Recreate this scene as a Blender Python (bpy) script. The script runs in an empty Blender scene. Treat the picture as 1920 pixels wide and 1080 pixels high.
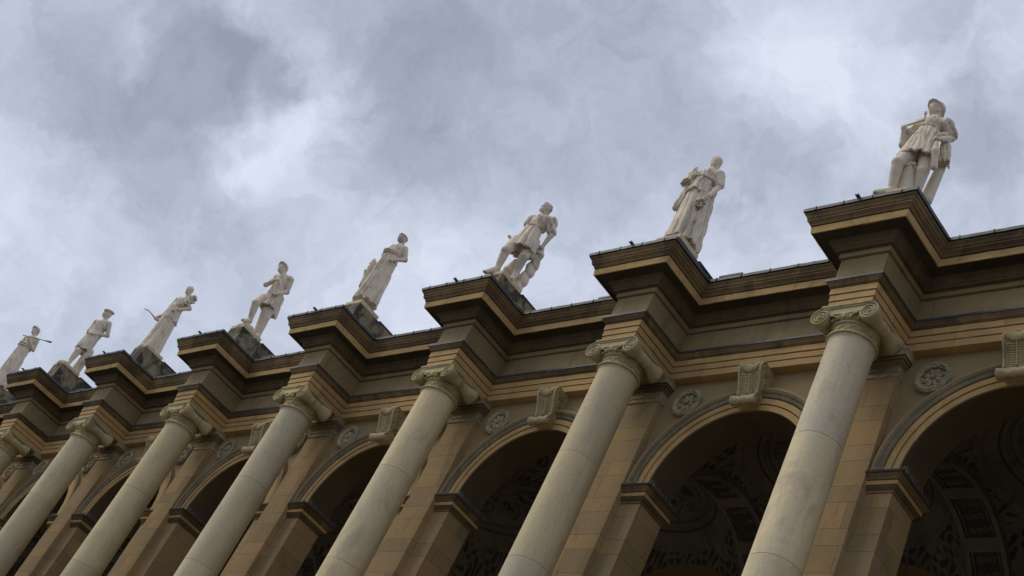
import bpy, math, random
import numpy as np
from mathutils import Vector, Matrix
scene = bpy.context.scene
R = math.radians
# ------------------------------------------------------------------ camera, sky, sun, exposure
ZO = 3.1                      # height of the building datum above the ground
cam_d = bpy.data.cameras.new("camera"); cam = bpy.data.objects.new("camera", cam_d)
scene.collection.objects.link(cam); scene.camera = cam
az, el, ro = -0.97566, 0.59973, 0.50382
fw = Vector((math.cos(el)*math.sin(az), math.cos(el)*math.cos(az), math.sin(el)))
rt = fw.cross(Vector((0, 0, 1))).normalized(); up = rt.cross(fw)
rt, up = math.cos(ro)*rt+math.sin(ro)*up, -math.sin(ro)*rt+math.cos(ro)*up
m3 = Matrix((rt, up, -fw)).transposed()
cam.matrix_world = Matrix.Translation((11.78520, -15.14309, -1.49886+ZO)) @ m3.to_4x4()
cam_d.sensor_width = 36; cam_d.lens = 2608.23732/1920*36
cam_d.clip_start = 0.1; cam_d.clip_end = 5000

SUN_EL, SUN_AZ = 48, 240      # degrees; azimuth clockwise from +Y
scene.view_settings.view_transform = 'Standard'; scene.view_settings.look = 'None'
scene.view_settings.exposure = 0.5; scene.view_settings.gamma = 1.0
sun_d = bpy.data.lights.new("sun", 'SUN'); sun = bpy.data.objects.new("sun", sun_d)
sun_d.energy = 1.5; sun_d.angle = R(35); sun_d.color = (1.0, .93, .82)
sdir = Vector((math.sin(R(SUN_AZ))*math.cos(R(SUN_EL)), math.cos(R(SUN_AZ))*math.cos(R(SUN_EL)), math.sin(R(SUN_EL))))
sun.rotation_euler = sdir.to_track_quat('Z', 'Y').to_euler(); sun.location = (0, -20, 30)
scene.collection.objects.link(sun)
scene.cycles.use_denoising = True
scene.cycles.max_bounces = 6; scene.cycles.diffuse_bounces = 4

class NT:
    def __init__(s, tree): s.t = tree; s.n = tree.nodes; s.l = tree.links
    def node(s, kind, **kw):
        n = s.n.new(kind)
        for k, v in kw.items():
            if k.startswith('i_'): s.put(n.inputs[int(k[2:]) if k[2:].isdigit() else k[2:].replace('_', ' ')], v)
            else: setattr(n, k, v)
        return n
    def put(s, sock, v):
        if isinstance(v, bpy.types.NodeSocket): s.l.new(v, sock)
        else: sock.default_value = v
    def m(s, op, a, b=0.0, c=None, clamp=False):
        n = s.n.new('ShaderNodeMath'); n.operation = op; n.use_clamp = clamp
        s.put(n.inputs[0], a); s.put(n.inputs[1], b)
        if c is not None: s.put(n.inputs[2], c)
        return n.outputs[0]
    def vm(s, op, a, b=(0, 0, 0), out=0):
        n = s.n.new('ShaderNodeVectorMath'); n.operation = op
        s.put(n.inputs[0], a); s.put(n.inputs[1], b); return n.outputs[out]
    def mix(s, f, a, b, mode='MIX'):
        n = s.n.new('ShaderNodeMix'); n.data_type = 'RGBA'; n.blend_type = mode; n.clamp_factor = True
        s.put(n.inputs[0], f); s.put(n.inputs[6], a if isinstance(a, bpy.types.NodeSocket) else (*a, 1) if len(a) == 3 else a)
        s.put(n.inputs[7], b if isinstance(b, bpy.types.NodeSocket) else (*b, 1) if len(b) == 3 else b); return n.outputs[2]
    def noise(s, vec, scale, detail=4, rough=.55, dist=0.0, col=False):
        n = s.n.new('ShaderNodeTexNoise'); s.put(n.inputs['Vector'], vec)
        n.inputs['Scale'].default_value = scale; n.inputs['Detail'].default_value = detail
        n.inputs['Roughness'].default_value = rough; n.inputs['Distortion'].default_value = dist
        return n.outputs['Color' if col else 'Fac']
    def ramp(s, f, a, b):        # smooth threshold between a and b
        n = s.n.new('ShaderNodeMapRange'); n.interpolation_type = 'SMOOTHSTEP'
        s.put(n.inputs[0], f); n.inputs[1].default_value = a; n.inputs[2].default_value = b
        return n.outputs[0]

world = bpy.data.worlds.new("World"); scene.world = world; world.use_nodes = True
W = NT(world.node_tree); W.n.clear()
dirn = W.node('ShaderNodeTexCoord').outputs['Generated']
sky = W.node('ShaderNodeTexSky', sky_type='NISHITA', sun_disc=False, sun_elevation=R(SUN_EL), sun_rotation=R(SUN_AZ))
# cloud deck: banks fixed in direction space, edges broken up by warped noise
wn = W.noise(dirn, 7.0, 5, .6, .3, col=True)
wn2 = W.noise(dirn, 28.0, 4, .6, 0, col=True)
wv = W.vm('SCALE', W.vm('SUBTRACT', wn, (.5, .5, .5))); wv.node.inputs['Scale'].default_value = .07
wv2 = W.vm('SCALE', W.vm('SUBTRACT', wn2, (.5, .5, .5))); wv2.node.inputs['Scale'].default_value = .055
dw = W.vm('NORMALIZE', W.vm('ADD', W.vm('ADD', dirn, wv), wv2))
BANKS = [(-0.8424, 0.2038, 0.4988, 0.051, -0.712), (-0.849, 0.146, 0.5078, 0.0546, -0.332), (-0.8127, 0.2157, 0.5413, 0.0364, -0.38), (-0.7685, 0.236, 0.5948, 0.0219, -0.95), (-0.7623, 0.2608, 0.5923, 0.0164, -0.95), (-0.7792, 0.2019, 0.5934, 0.0291, -0.76), (-0.817, 0.2539, 0.5177, 0.0328, -0.38), (-0.718, 0.2861, 0.6346, 0.0546, -0.57), (-0.7149, 0.3351, 0.6137, 0.0474, -0.665), (-0.6428, 0.3607, 0.6758, 0.0729, -0.332), (-0.58, 0.3829, 0.7191, 0.0656, -0.57), (-0.6865, 0.3937, 0.6113, 0.0401, -0.285), (-0.5162, 0.4914, 0.7015, 0.0291, -0.855), (-0.3987, 0.5486, 0.7349, 0.0328, -0.76), (-0.8059, 0.2998, 0.5105, 0.0328, -0.475), (-0.5821, 0.4614, 0.6696, 0.0546, -0.19), (-0.4457, 0.4533, 0.7719, 0.0291, -0.285), (-0.7646, 0.2064, 0.6106, 0.0147, 0.6), (-0.759, 0.2349, 0.6073, 0.0163, 0.675), (-0.7547, 0.265, 0.6002, 0.0163, 0.6), (-0.783, 0.2785, 0.5562, 0.0293, 0.75), (-0.7942, 0.2873, 0.5355, 0.0196, 0.6), (-0.7588, 0.2861, 0.5852, 0.0196, 0.6), (-0.8057, 0.1752, 0.5658, 0.0147, 0.45), (-0.8117, 0.1833, 0.5546, 0.0147, 0.375), (-0.8683, 0.2037, 0.4523, 0.0424, 0.6), (-0.8706, 0.1675, 0.4625, 0.0261, 0.525), (-0.8411, 0.2484, 0.4806, 0.0391, 0.375), (-0.4945, 0.4513, 0.7428, 0.0424, 0.75), (-0.5212, 0.458, 0.7201, 0.0293, 0.525), (-0.4703, 0.4907, 0.7335, 0.0391, 0.525), (-0.3762, 0.5263, 0.7625, 0.0293, 0.45), (-0.704, 0.3987, 0.5877, 0.0326, 0.375), (-0.822, 0.2443, 0.5144, 0.0228, 0.3), (-0.7479, 0.3881, 0.5385, 0.0717, 0.375), (-0.639, 0.4692, 0.6095, 0.0652, 0.3), (-0.691, 0.3526, 0.631, 0.013, 0.375)]
tot = None
for bx_, by_, bz_, sg, amp in BANKS:
    dt = W.vm('DOT_PRODUCT', dw, (bx_, by_, bz_), out=1)
    e = W.m('MULTIPLY', W.m('EXPONENT', W.m('MULTIPLY', W.m('SUBTRACT', dt, 1.0), 1.0/(sg*sg))), amp)
    tot = e if tot is None else W.m('ADD', tot, e)
fb = W.m('MULTIPLY', W.m('SUBTRACT', W.noise(dw, 9.0, 6, .6, .5), .5), 1.5)
fb2 = W.m('MULTIPLY', W.m('SUBTRACT', W.noise(dw, 21.0, 6, .62, .8), .5), 1.3)
tot = W.m('ADD', W.m('ADD', tot, fb), fb2)
t01 = W.m('MULTIPLY_ADD', tot, .47, .60, clamp=True)
cr = W.node('ShaderNodeValToRGB'); W.put(cr.inputs[0], t01); r_ = cr.color_ramp
def lin(c): return tuple(((x/255)/12.92 if x/255 < .04045 else ((x/255+.055)/1.055)**2.4) for x in c)
stops = [(0, (145, 153, 168)), (.3, (164, 172, 188)), (.55, (184, 192, 209)), (.8, (204, 211, 228)), (1, (218, 225, 240))]
r_.elements[0].position = 0; r_.elements[0].color = (*lin(stops[0][1]), 1)
r_.elements[1].position = 1; r_.elements[1].color = (*lin(stops[-1][1]), 1)
for p_, c_ in stops[1:-1]:
    e_ = r_.elements.new(p_); e_.color = (*lin(c_), 1)
tint = W.noise(dirn, 5.0, 3, .5)
ccol = W.mix(W.m('MULTIPLY', W.ramp(tint, .45, .65), .35), cr.outputs[0], W.mix(1.0, cr.outputs[0], (1.025, .985, 1.01), 'MULTIPLY'))
sc_ = W.node('ShaderNodeMix', data_type='RGBA'); 
skyc = W.mix(1.0, sky.outputs[0], (.1, .1, .1), 'MULTIPLY')
col = W.mix(.96, skyc, ccol)
bg = W.node('ShaderNodeBackground'); W.put(bg.inputs[0], col); bg.inputs[1].default_value = .765
W.l.new(bg.outputs[0], W.node('ShaderNodeOutputWorld').inputs[0])

# ------------------------------------------------------------------ materials
def new_mat(name):
    m = bpy.data.materials.new(name); m.use_nodes = True
    t = NT(m.node_tree); b = t.n['Principled BSDF']; return m, t, b
def stone(name, c1, c2, stain=(.05, .045, .04), st_amt=.5, st_lo=.55, st_hi=.75, rough=.9, bump=.25, fine=.25, scale=1.3,
          blocks=None, seg=None, streak=.35, pale=None, warm=True, drum=None, each=0):
    m, t, b = new_mat(name)
    wf = (1.11, 1.055, .83) if warm else (1, 1, 1)
    c1 = tuple(x*y for x, y in zip(c1, wf)); c2 = tuple(x*y for x, y in zip(c2, wf))
    pos = t.node('ShaderNodeNewGeometry').outputs['Position']
    xyz = t.node('ShaderNodeSeparateXYZ'); t.put(xyz.inputs[0], pos); X, Y, Z = xyz.outputs
    n1 = t.noise(pos, scale, 5, .6, .3)
    base = t.mix(t.ramp(n1, .35, .65), c1, c2)
    h = None
    if blocks:                   # coursed ashlar: two course heights that alternate, and upright joints
        per, hue = blocks
        u = t.m('DIVIDE', t.m('SUBTRACT', Z, ZO+.07), per); k = t.m('FLOOR', u); f = t.m('FRACT', u)
        st = t.m('GREATER_THAN', f, .62); row = t.m('MULTIPLY_ADD', k, 2.0, st)
        rn = t.node('ShaderNodeTexWhiteNoise', noise_dimensions='1D'); t.put(rn.inputs['W'], row)
        sx = t.m('DIVIDE', t.m('ADD', t.m('ADD', X, t.m('MULTIPLY', Y, .9)), t.m('MULTIPLY', rn.outputs[0], 1.3)), .93)
        cid = t.m('FLOOR', sx); fx = t.m('FRACT', sx)
        cv = t.node('ShaderNodeCombineXYZ'); t.put(cv.inputs[0], cid); t.put(cv.inputs[1], row)
        wn_ = t.node('ShaderNodeTexWhiteNoise', noise_dimensions='3D'); t.put(wn_.inputs[0], cv.outputs[0])
        v = wn_.outputs[0]; vc = t.node('ShaderNodeSeparateColor'); t.put(vc.inputs[0], wn_.outputs[1])
        base = t.mix(t.m('MULTIPLY', t.ramp(vc.outputs[0], .35, .9), .6), base, hue[0])
        base = t.mix(t.m('MULTIPLY', t.ramp(vc.outputs[1], .55, 1.), .45), base, hue[1])
        br = t.m('MULTIPLY_ADD', v, .30, .85)
        base = t.mix(1.0, base, t.node('ShaderNodeCombineColor', i_0=br, i_1=br, i_2=br).outputs[0], 'MULTIPLY')
        def near(f_, a, w): return t.m('LESS_THAN', t.m('ABSOLUTE', t.m('SUBTRACT', f_, a)), w)
        jm = t.m('MAXIMUM', t.m('MAXIMUM', near(f, 0.004, .007), near(f, .62, .006)), near(fx, .004, .005), clamp=True)
        base = t.mix(t.m('MULTIPLY', jm, .6), base, (.05, .04, .03)); h = t.m('MULTIPLY', jm, -1.0)
    if drum:                     # each drum of a shaft has its own tone and rain streaks run down it
        dz = t.m('FLOOR', t.m('DIVIDE', t.m('SUBTRACT', Z, ZO+1.75), 2.28)); cv = t.node('ShaderNodeCombineXYZ')
        t.put(cv.inputs[0], t.m('FLOOR', t.m('DIVIDE', t.m('ADD', X, 2.5), 5.0))); t.put(cv.inputs[1], dz)
        wn_ = t.node('ShaderNodeTexWhiteNoise', noise_dimensions='3D'); t.put(wn_.inputs[0], cv.outputs[0])
        vc = t.node('ShaderNodeSeparateColor'); t.put(vc.inputs[0], wn_.outputs[1])
        base = t.mix(t.m('MULTIPLY', vc.outputs[0], .5), base, drum)
        br = t.m('MULTIPLY_ADD', vc.outputs[1], .14, .93)
        st2 = t.noise(t.vm('MULTIPLY', pos, (1, 1, .07)), 13.0, 5, .65, .2)
        br = t.m('MULTIPLY', br, t.m('MULTIPLY_ADD', t.ramp(st2, .42, .72), -.09, 1.03))
        pit = t.ramp(t.noise(pos, 34.0, 3, .5), .70, .78); br = t.m('MULTIPLY', br, t.m('MULTIPLY_ADD', pit, -.35, 1.0))
        base = t.mix(1.0, base, t.node('ShaderNodeCombineColor', i_0=br, i_1=br, i_2=br).outputs[0], 'MULTIPLY')
    if seg:                      # stones of a moulding: lengths that differ in tone
        ln, amt = seg
        sx = t.m('DIVIDE', t.m('ADD', X, t.m('MULTIPLY', Y, .77)), ln)
        sx = t.m('ADD', sx, t.m('MULTIPLY', t.m('FLOOR', t.m('MULTIPLY', Z, 2.6)), .37))
        n_ = t.node('ShaderNodeTexWhiteNoise', noise_dimensions='1D'); t.put(n_.inputs['W'], t.m('FLOOR', sx))
        jl = t.m('LESS_THAN', t.m('FRACT', sx), .008)
        base = t.mix(t.m('MULTIPLY', jl, .45), base, (.04, .033, .028))
        br = t.m('MULTIPLY_ADD', n_.outputs[0], amt, 1-amt/2)
        base = t.mix(1.0, base, t.node('ShaderNodeCombineColor', i_0=br, i_1=br, i_2=br).outputs[0], 'MULTIPLY')
    if each:
        rd = t.node('ShaderNodeObjectInfo').outputs['Random']; rb = t.m('MULTIPLY_ADD', rd, each, 1-each/2)
        base = t.mix(1.0, base, t.node('ShaderNodeCombineColor', i_0=rb, i_1=rb, i_2=t.m('MULTIPLY', rb, t.m('MULTIPLY_ADD', t.m('FRACT', t.m('MULTIPLY', rd, 7.0)), .12, .94))).outputs[0], 'MULTIPLY')
    f2 = t.noise(pos, 22.0, 6, .7); fr = t.m('MULTIPLY_ADD', t.m('SUBTRACT', f2, .5), fine*2, 1.0)
    base = t.mix(1.0, base, t.node('ShaderNodeCombineColor', i_0=fr, i_1=fr, i_2=fr).outputs[0], 'MULTIPLY')
    mp = t.vm('MULTIPLY', pos, (1, 1, streak)); s1 = t.noise(mp, 2.6, 6, .62, .6)
    base = t.mix(t.m('MULTIPLY', t.ramp(s1, st_lo, st_hi), st_amt), base, stain)
    if pale:
        s2 = t.noise(t.vm('ADD', mp, (7.3, 1.1, 3.)), 3.4, 5, .65, .8)
        base = t.mix(t.m('MULTIPLY', t.ramp(s2, pale[1], pale[1]+.14), pale[2]), base, pale[0])
    t.put(b.inputs['Base Color'], base); b.inputs['Roughness'].default_value = rough
    b.inputs['Specular IOR Level'].default_value = .25
    hh = t.m('ADD', t.m('MULTIPLY', f2, .6), t.m('MULTIPLY', t.noise(pos, 90.0, 3, .6), .4))
    if h is not None: hh = t.m('ADD', hh, h)
    bp = t.node('ShaderNodeBump'); bp.inputs['Strength'].default_value = bump; bp.inputs['Distance'].default_value = .02
    t.put(bp.inputs['Height'], hh); t.l.new(bp.outputs[0], b.inputs['Normal'])
    return m
M = {}
M['ashlar'] = stone('ashlar sandstone', (.34, .25, .15), (.29, .225, .14), st_amt=.35, st_lo=.55, st_hi=.8, blocks=(.82, ((.32, .205, .10), (.225, .185, .125))), streak=.25)
M['plain'] = stone('spandrel sandstone', (.29, .225, .15), (.25, .20, .135), st_amt=.35, st_lo=.58, st_hi=.8, fine=.15)
M['fascia'] = stone('ochre fascia sandstone', (.44, .30, .16), (.37, .26, .145), st_amt=.4, st_lo=.55, st_hi=.78, seg=(1.27, .3), streak=.8)
M['corona'] = stone('yellow corona sandstone', (.45, .315, .165), (.37, .265, .145), st_amt=.5, st_lo=.5, st_hi=.75, seg=(1.61, .25), streak=.8)
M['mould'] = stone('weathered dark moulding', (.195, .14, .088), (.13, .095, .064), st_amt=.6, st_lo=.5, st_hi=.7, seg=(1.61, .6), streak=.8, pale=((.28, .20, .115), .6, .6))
M['archband'] = stone('dark arch band stone', (.23, .20, .155), (.155, .138, .11), stain=(.06, .055, .045), st_amt=.6, st_lo=.48, st_hi=.68, fine=.3)
M['near_black'] = stone('near black moulding stone', (.06, .052, .045), (.045, .04, .036), st_amt=.5, seg=(1.3, .3), streak=.8, pale=((.16, .12, .08), .66, .5))  # near black stone for grooves, fillets and the cornice underside
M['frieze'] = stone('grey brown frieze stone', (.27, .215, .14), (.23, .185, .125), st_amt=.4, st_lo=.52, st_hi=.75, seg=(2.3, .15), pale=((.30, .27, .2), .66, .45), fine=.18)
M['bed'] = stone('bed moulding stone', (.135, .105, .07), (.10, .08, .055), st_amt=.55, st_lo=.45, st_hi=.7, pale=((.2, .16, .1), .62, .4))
M['column'] = stone('column limestone', (.58, .50, .375), (.51, .455, .35), stain=(.40, .35, .26), st_amt=.6, st_lo=.48, st_hi=.7, scale=.9, pale=((.56, .43, .22), .56, .5), streak=.45, fine=.26, bump=.4, drum=(.46, .42, .335), each=.14)
M['capital'] = stone('carved limestone', (.46, .40, .28), (.39, .34, .245), stain=(.11, .10, .075), st_amt=.6, st_lo=.48, st_hi=.72, streak=1, fine=.25, each=.22)
M['carved'] = stone('grey carved relief stone', (.36, .325, .25), (.28, .255, .2), stain=(.10, .095, .08), st_amt=.6, st_lo=.47, st_hi=.7, streak=1, each=.25)
M['statue'] = stone('pale statue marble', (.71, .605, .475), (.63, .545, .43), stain=(.27, .24, .205), st_amt=.7, st_lo=.5, st_hi=.72, fine=.16, bump=.25, scale=2.2, streak=.5, warm=False, pale=((.15, .135, .12), .60, .55))
M['pedestal'] = stone('blackened pedestal stone', (.24, .20, .15), (.18, .155, .12), stain=(.03, .028, .026), st_amt=.9, st_lo=.42, st_hi=.6, streak=.8, scale=2.5, pale=((.40, .27, .14), .58, .5))
M['slab'] = stone('pale plinth stone', (.52, .46, .39), (.45, .40, .35), stain=(.2, .18, .16), st_amt=.5)
M['soffit'] = stone('shade darkened arch soffit stone', (.10, .078, .052), (.08, .064, .045), st_amt=.5)  # shade under the arch is put into this stone's darker colour
M['vault'] = stone('vault plaster', (.24, .23, .20), (.17, .165, .15), warm=False, st_amt=.5)
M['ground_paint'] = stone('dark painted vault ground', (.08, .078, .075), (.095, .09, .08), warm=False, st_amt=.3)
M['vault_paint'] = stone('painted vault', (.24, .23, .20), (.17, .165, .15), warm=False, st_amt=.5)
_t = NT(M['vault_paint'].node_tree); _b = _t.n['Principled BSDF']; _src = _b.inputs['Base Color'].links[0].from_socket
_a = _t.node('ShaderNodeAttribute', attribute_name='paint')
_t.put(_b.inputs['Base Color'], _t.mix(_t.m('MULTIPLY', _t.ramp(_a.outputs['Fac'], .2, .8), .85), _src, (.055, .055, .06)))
def metal(name, c1, c2, verd, lo, rough=.55, met=.0):
    m, t, b = new_mat(name); pos = t.node('ShaderNodeNewGeometry').outputs['Position']
    base = t.mix(t.ramp(t.noise(pos, 6, 5, .6), .35, .65), c1, c2)
    base = t.mix(t.m('MULTIPLY', t.ramp(t.noise(t.vm('MULTIPLY', pos, (1, 1, .6)), 1.5, 6, .7, .4), lo, lo+.1), .8), base, verd)
    t.put(b.inputs['Base Color'], base); b.inputs['Roughness'].default_value = rough; b.inputs['Metallic'].default_value = met
    bp = t.node('ShaderNodeBump'); bp.inputs['Strength'].default_value = .2; t.put(bp.inputs['Height'], t.noise(pos, 30, 4, .6)); t.l.new(bp.outputs[0], b.inputs['Normal'])
    return m
M['copper'] = metal('weathered copper sheet', (.022, .025, .028), (.04, .045, .05), (.10, .18, .16), .55)
M['lead'] = metal('lead edge strip', (.03, .034, .04), (.045, .05, .058), (.12, .17, .19), .6)
M['iron'] = metal('dark iron', (.04, .035, .035), (.06, .05, .05), (.1, .08, .07), .7)
M['wire'] = metal('steel wire', (.18, .17, .15), (.22, .2, .18), (.1, .1, .1), .7, rough=.4, met=.5)
M['paving'] = stone('grey paving', (.12, .11, .095), (.10, .095, .085), warm=False, st_amt=.2, bump=.1)

# ------------------------------------------------------------------ mesh helpers
class MB:
    def __init__(s): s.v = []; s.f = []; s.m = []; s.mats = []; s.sm = []
    def mi(s, k):
        if k not in s.mats: s.mats.append(k)
        return s.mats.index(k)
    def add(s, vs, fs, k, smooth=False):
        o = len(s.v); s.v += [tuple(map(float, p)) for p in vs]; mi = s.mi(k)
        for f in fs: s.f.append(tuple(o+int(i) for i in f)); s.m.append(mi); s.sm.append(smooth)
    def quad(s, a, b, c, d, k): s.add([a, b, c, d], [(0, 1, 2, 3)], k)
    def box(s, x0, x1, y0, y1, z0, z1, k):
        v = [(x, y, z) for z in (z0, z1) for y in (y0, y1) for x in (x0, x1)]
        s.add(v, [(0, 2, 3, 1), (4, 5, 7, 6), (0, 1, 5, 4), (2, 6, 7, 3), (0, 4, 6, 2), (1, 3, 7, 5)], k)
    def lathe(s, prof, k, n=32, c=(0, 0, 0), axis='z', a0=0, a1=2*math.pi, smooth=True):
        full = abs(a1-a0-2*math.pi) < 1e-6; nn = n if full else n+1; vs = []
        for r, z in prof:
            for j in range(nn):
                a = a0+(a1-a0)*j/n; p = (r*math.cos(a), r*math.sin(a), z)
                if axis == 'y': p = (p[0], z, p[1])
                if axis == 'x': p = (z, p[0], p[1])
                vs.append((p[0]+c[0], p[1]+c[1], p[2]+c[2]))
        fs = []
        for i in range(len(prof)-1):
            for j in range(n):
                a, b = i*nn+j, i*nn+(j+1) % nn
                fs.append((a, b, b+nn, a+nn) if axis != 'y' else (a, a+nn, b+nn, b))
        s.add(vs, fs, k, smooth)
    def tube(s, pts, rad, k, n=6, caps=True):
        pts = [Vector(p) for p in pts]; vs = []; fs = []
        rads = rad if isinstance(rad, (list, tuple)) else [rad]*len(pts)
        ref = None
        for i, p in enumerate(pts):
            d = (pts[min(i+1, len(pts)-1)]-pts[max(i-1, 0)]).normalized()
            if ref is None: ref = d.orthogonal().normalized()
            ref = (ref-d*ref.dot(d)).normalized(); w = d.cross(ref)
            for j in range(n):
                a = 2*math.pi*j/n; vs.append(p+(ref*math.cos(a)+w*math.sin(a))*rads[i])
        for i in range(len(pts)-1):
            for j in range(n):
                a, b = i*n+j, i*n+(j+1) % n; fs.append((a, b, b+n, a+n))
        if caps: fs.append(tuple(range(n))[::-1]); fs.append(tuple(range((len(pts)-1)*n, len(pts)*n)))
        s.add(vs, fs, k, True)
    def ball(s, c, r, k, n=8, rot=None):
        r = r if isinstance(r, (list, tuple)) else (r, r, r); vs = []; fs = []
        h = n//2
        for i in range(h+1):
            t = math.pi*i/h
            for j in range(n):
                a = 2*math.pi*j/n; p = Vector((r[0]*math.sin(t)*math.cos(a), r[1]*math.sin(t)*math.sin(a), r[2]*math.cos(t)))
                if rot is not None: p = rot @ p
                vs.append(p+Vector(c))
        for i in range(h):
            for j in range(n): fs.append((i*n+j, (i+1)*n+j, (i+1)*n+(j+1) % n, i*n+(j+1) % n))
        s.add(vs, fs, k, True)
    def mesh(s, name):
        me = bpy.data.meshes.new(name); me.from_pydata(s.v, [], s.f)
        for k in s.mats: me.materials.append(M[k])
        me.polygons.foreach_set('material_index', s.m); me.polygons.foreach_set('use_smooth', s.sm); me.update(); return me
def link(name, me, parent=None, loc=(0, 0, 0)):
    o = bpy.data.objects.new(name, me); scene.collection.objects.link(o); o.location = loc
    if parent is not None: o.parent = parent
    return o
def thing(name, label, cat, loc, group=None):
    o = bpy.data.objects.new(name, None); scene.collection.objects.link(o); o.location = loc
    o['label'] = label; o['category'] = cat
    if group: o['group'] = group
    return o

# ------------------------------------------------------------------ ground
g = MB(); g.quad((-1500, -1500, 0), (1500, -1500, 0), (1500, 1500, 0), (-1500, 1500, 0), 'paving')
gr = link('ground', g.mesh('ground')); gr['kind'] = 'structure'

# ------------------------------------------------------------------ the colonnade building
L = 5.0; IS = list(range(-1, 10)); WA, DD = .5491, 1.2309
B = thing('colonnade_building', 'sandstone arcade with giant Ionic columns, stepped cornice and arches under the roof statues', 'building', (0, 0, 0))
XR, XL = 7.45, -47.45
def corners():
    out = [(XR, 0, 0, -1)]   # x, y, sx (how offset moves x), sy
    for i in IS:
        x = -i*L
        out += [(x+WA, 0, 1, -1), (x+WA, -DD, 1, -1), (x-WA, -DD, -1, -1), (x-WA, 0, -1, -1)]
    return out+[(XL, 0, 0, -1)]
CO = corners()
def sweep(mb, prof, path=None):
    """prof: list of (c, z, material of the strip that starts here)"""
    path = path or CO; worn = path is CO
    if worn:
        sg = []
        for a, b in zip(path, path[1:]):
            m_ = max(1, int(math.hypot(b[0]-a[0], b[1]-a[1])/.13))
            nx, ny = ((0, -1) if abs(b[1]-a[1]) < 1e-6 else (1 if a[1] < b[1] else 1, 0))
            if abs(b[1]-a[1]) > 1e-6: nx = a[2] or b[2]
            sg += [(a, b, j/m_, nx, ny) for j in range(m_)]
        sg.append((path[-2], path[-1], 1.0, 0, -1)); rs = np.random.RandomState(8); N_ = len(sg)
        jit = rs.randn(N_, 2)*.0014; jit = (jit+np.roll(jit, 1, 0))*.8; rows = []
        for c, z, k in prof:
            own = rs.randn(N_, 2)*.0007; chip = np.zeros(N_)
            if k in ('corona', 'mould', 'fascia'):
                for q in rs.randint(0, N_, 9): chip[q] = rs.uniform(.006, .018)
            row = []
            for i, (a, b, t, nx, ny) in enumerate(sg):
                e = jit[i, 0]+own[i, 0]-chip[i]; x0 = a[0]+a[2]*c; y0 = a[1]+a[3]*c; x1 = b[0]+b[2]*c; y1 = b[1]+b[3]*c
                if t == 0: nx, ny = a[2], a[3]
                row.append((x0+(x1-x0)*t+nx*e, y0+(y1-y0)*t+ny*e, z+jit[i, 1]*.8+own[i, 1]))
            rows.append(row)
        for r0, r1, (_, _, k) in zip(rows, rows[1:], prof):
            n_ = len(r0); mb.add(r0+r1, [(j, j+n_, j+1+n_, j+1) for j in range(n_-1)], k)
        return
    for (c0, z0, k), (c1, z1, _) in zip(prof, prof[1:]):
        for a, b in zip(path, path[1:]):
            P = lambda q, c, z: (q[0]+q[2]*c, q[1]+q[3]*c, z)
            mb.quad(P(a, c0, z0), P(a, c1, z1), P(b, c1, z1), P(b, c0, z0), k)
def part(name, mb, parent=None, loc=None): return link(name, mb.mesh(name), parent or B, loc or (0, 0, ZO))
a_ = MB()
sweep(a_, [(-.34, 13.505, 'fascia'), (-.135, 13.505, 'fascia'), (-.133, 13.646, 'near_black'), (-.148, 13.650, 'near_black'), (-.148, 13.660, 'fascia'), (-.120, 13.664, 'fascia'), (-.117, 13.788, 'near_black'),
           (-.132, 13.792, 'near_black'), (-.132, 13.802, 'fascia'), (-.100, 13.806, 'fascia'), (-.098, 13.932, 'near_black'), (-.110, 13.936, 'near_black'), (-.110, 13.944, 'mould'), (-.088, 13.948, 'mould'), (-.088, 13.962, 'mould'),
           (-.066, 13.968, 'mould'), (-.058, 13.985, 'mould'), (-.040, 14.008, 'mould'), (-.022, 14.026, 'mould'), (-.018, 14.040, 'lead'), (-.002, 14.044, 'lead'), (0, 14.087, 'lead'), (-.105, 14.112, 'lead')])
part('architrave', a_)
a_ = MB()
sweep(a_, [(-.10, 14.09, 'frieze'), (-.10, 14.615, 'near_black'), (-.108, 14.619, 'near_black'), (-.108, 14.632, 'frieze'), (-.058, 14.638, 'frieze'), (-.054, 14.742, 'bed'), (-.06, 14.747, 'bed')])
part('frieze', a_)
a_ = MB()
sweep(a_, [(-.10, 14.740, 'bed'), (.020, 14.745, 'bed'), (.022, 14.79, 'bed'), (.04, 14.80, 'bed'), (.05, 14.835, 'bed'), (.075, 14.865, 'bed'), (.11, 14.882, 'bed'), (.125, 14.885, 'bed'), (.13, 14.93, 'near_black'), (.165, 14.955, 'near_black'),
           (.33, 14.958, 'near_black'), (.345, 14.93, 'corona'), (.366, 14.929, 'corona'), (.386, 15.066, 'near_black'), (.374, 15.072, 'near_black'), (.374, 15.088, 'mould'), (.402, 15.094, 'mould'), (.404, 15.108, 'mould'),
           (.416, 15.130, 'mould'), (.440, 15.152, 'mould'), (.462, 15.170, 'mould'), (.468, 15.194, 'near_black'), (.458, 15.200, 'near_black'), (.458, 15.212, 'mould'), (.474, 15.217, 'mould'), (.478, 15.235, 'mould'), (.495, 15.268, 'mould'),
           (.518, 15.292, 'mould'), (.528, 15.312, 'near_black'), (.505, 15.318, 'near_black'), (.505, 15.336, 'near_black'), (.54, 15.34, 'near_black')])
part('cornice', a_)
a_ = MB()
sweep(a_, [(.50, 15.334, 'copper'), (.548, 15.336, 'copper'), (.552, 15.400, 'copper'), (.535, 15.415, 'copper'), (.0, 15.47, 'copper'), (-.52, 15.52, 'copper')])
a_.box(XL, XR, .5, 6.2, 15.42, 15.515, 'copper')
random.seed(2)
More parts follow.
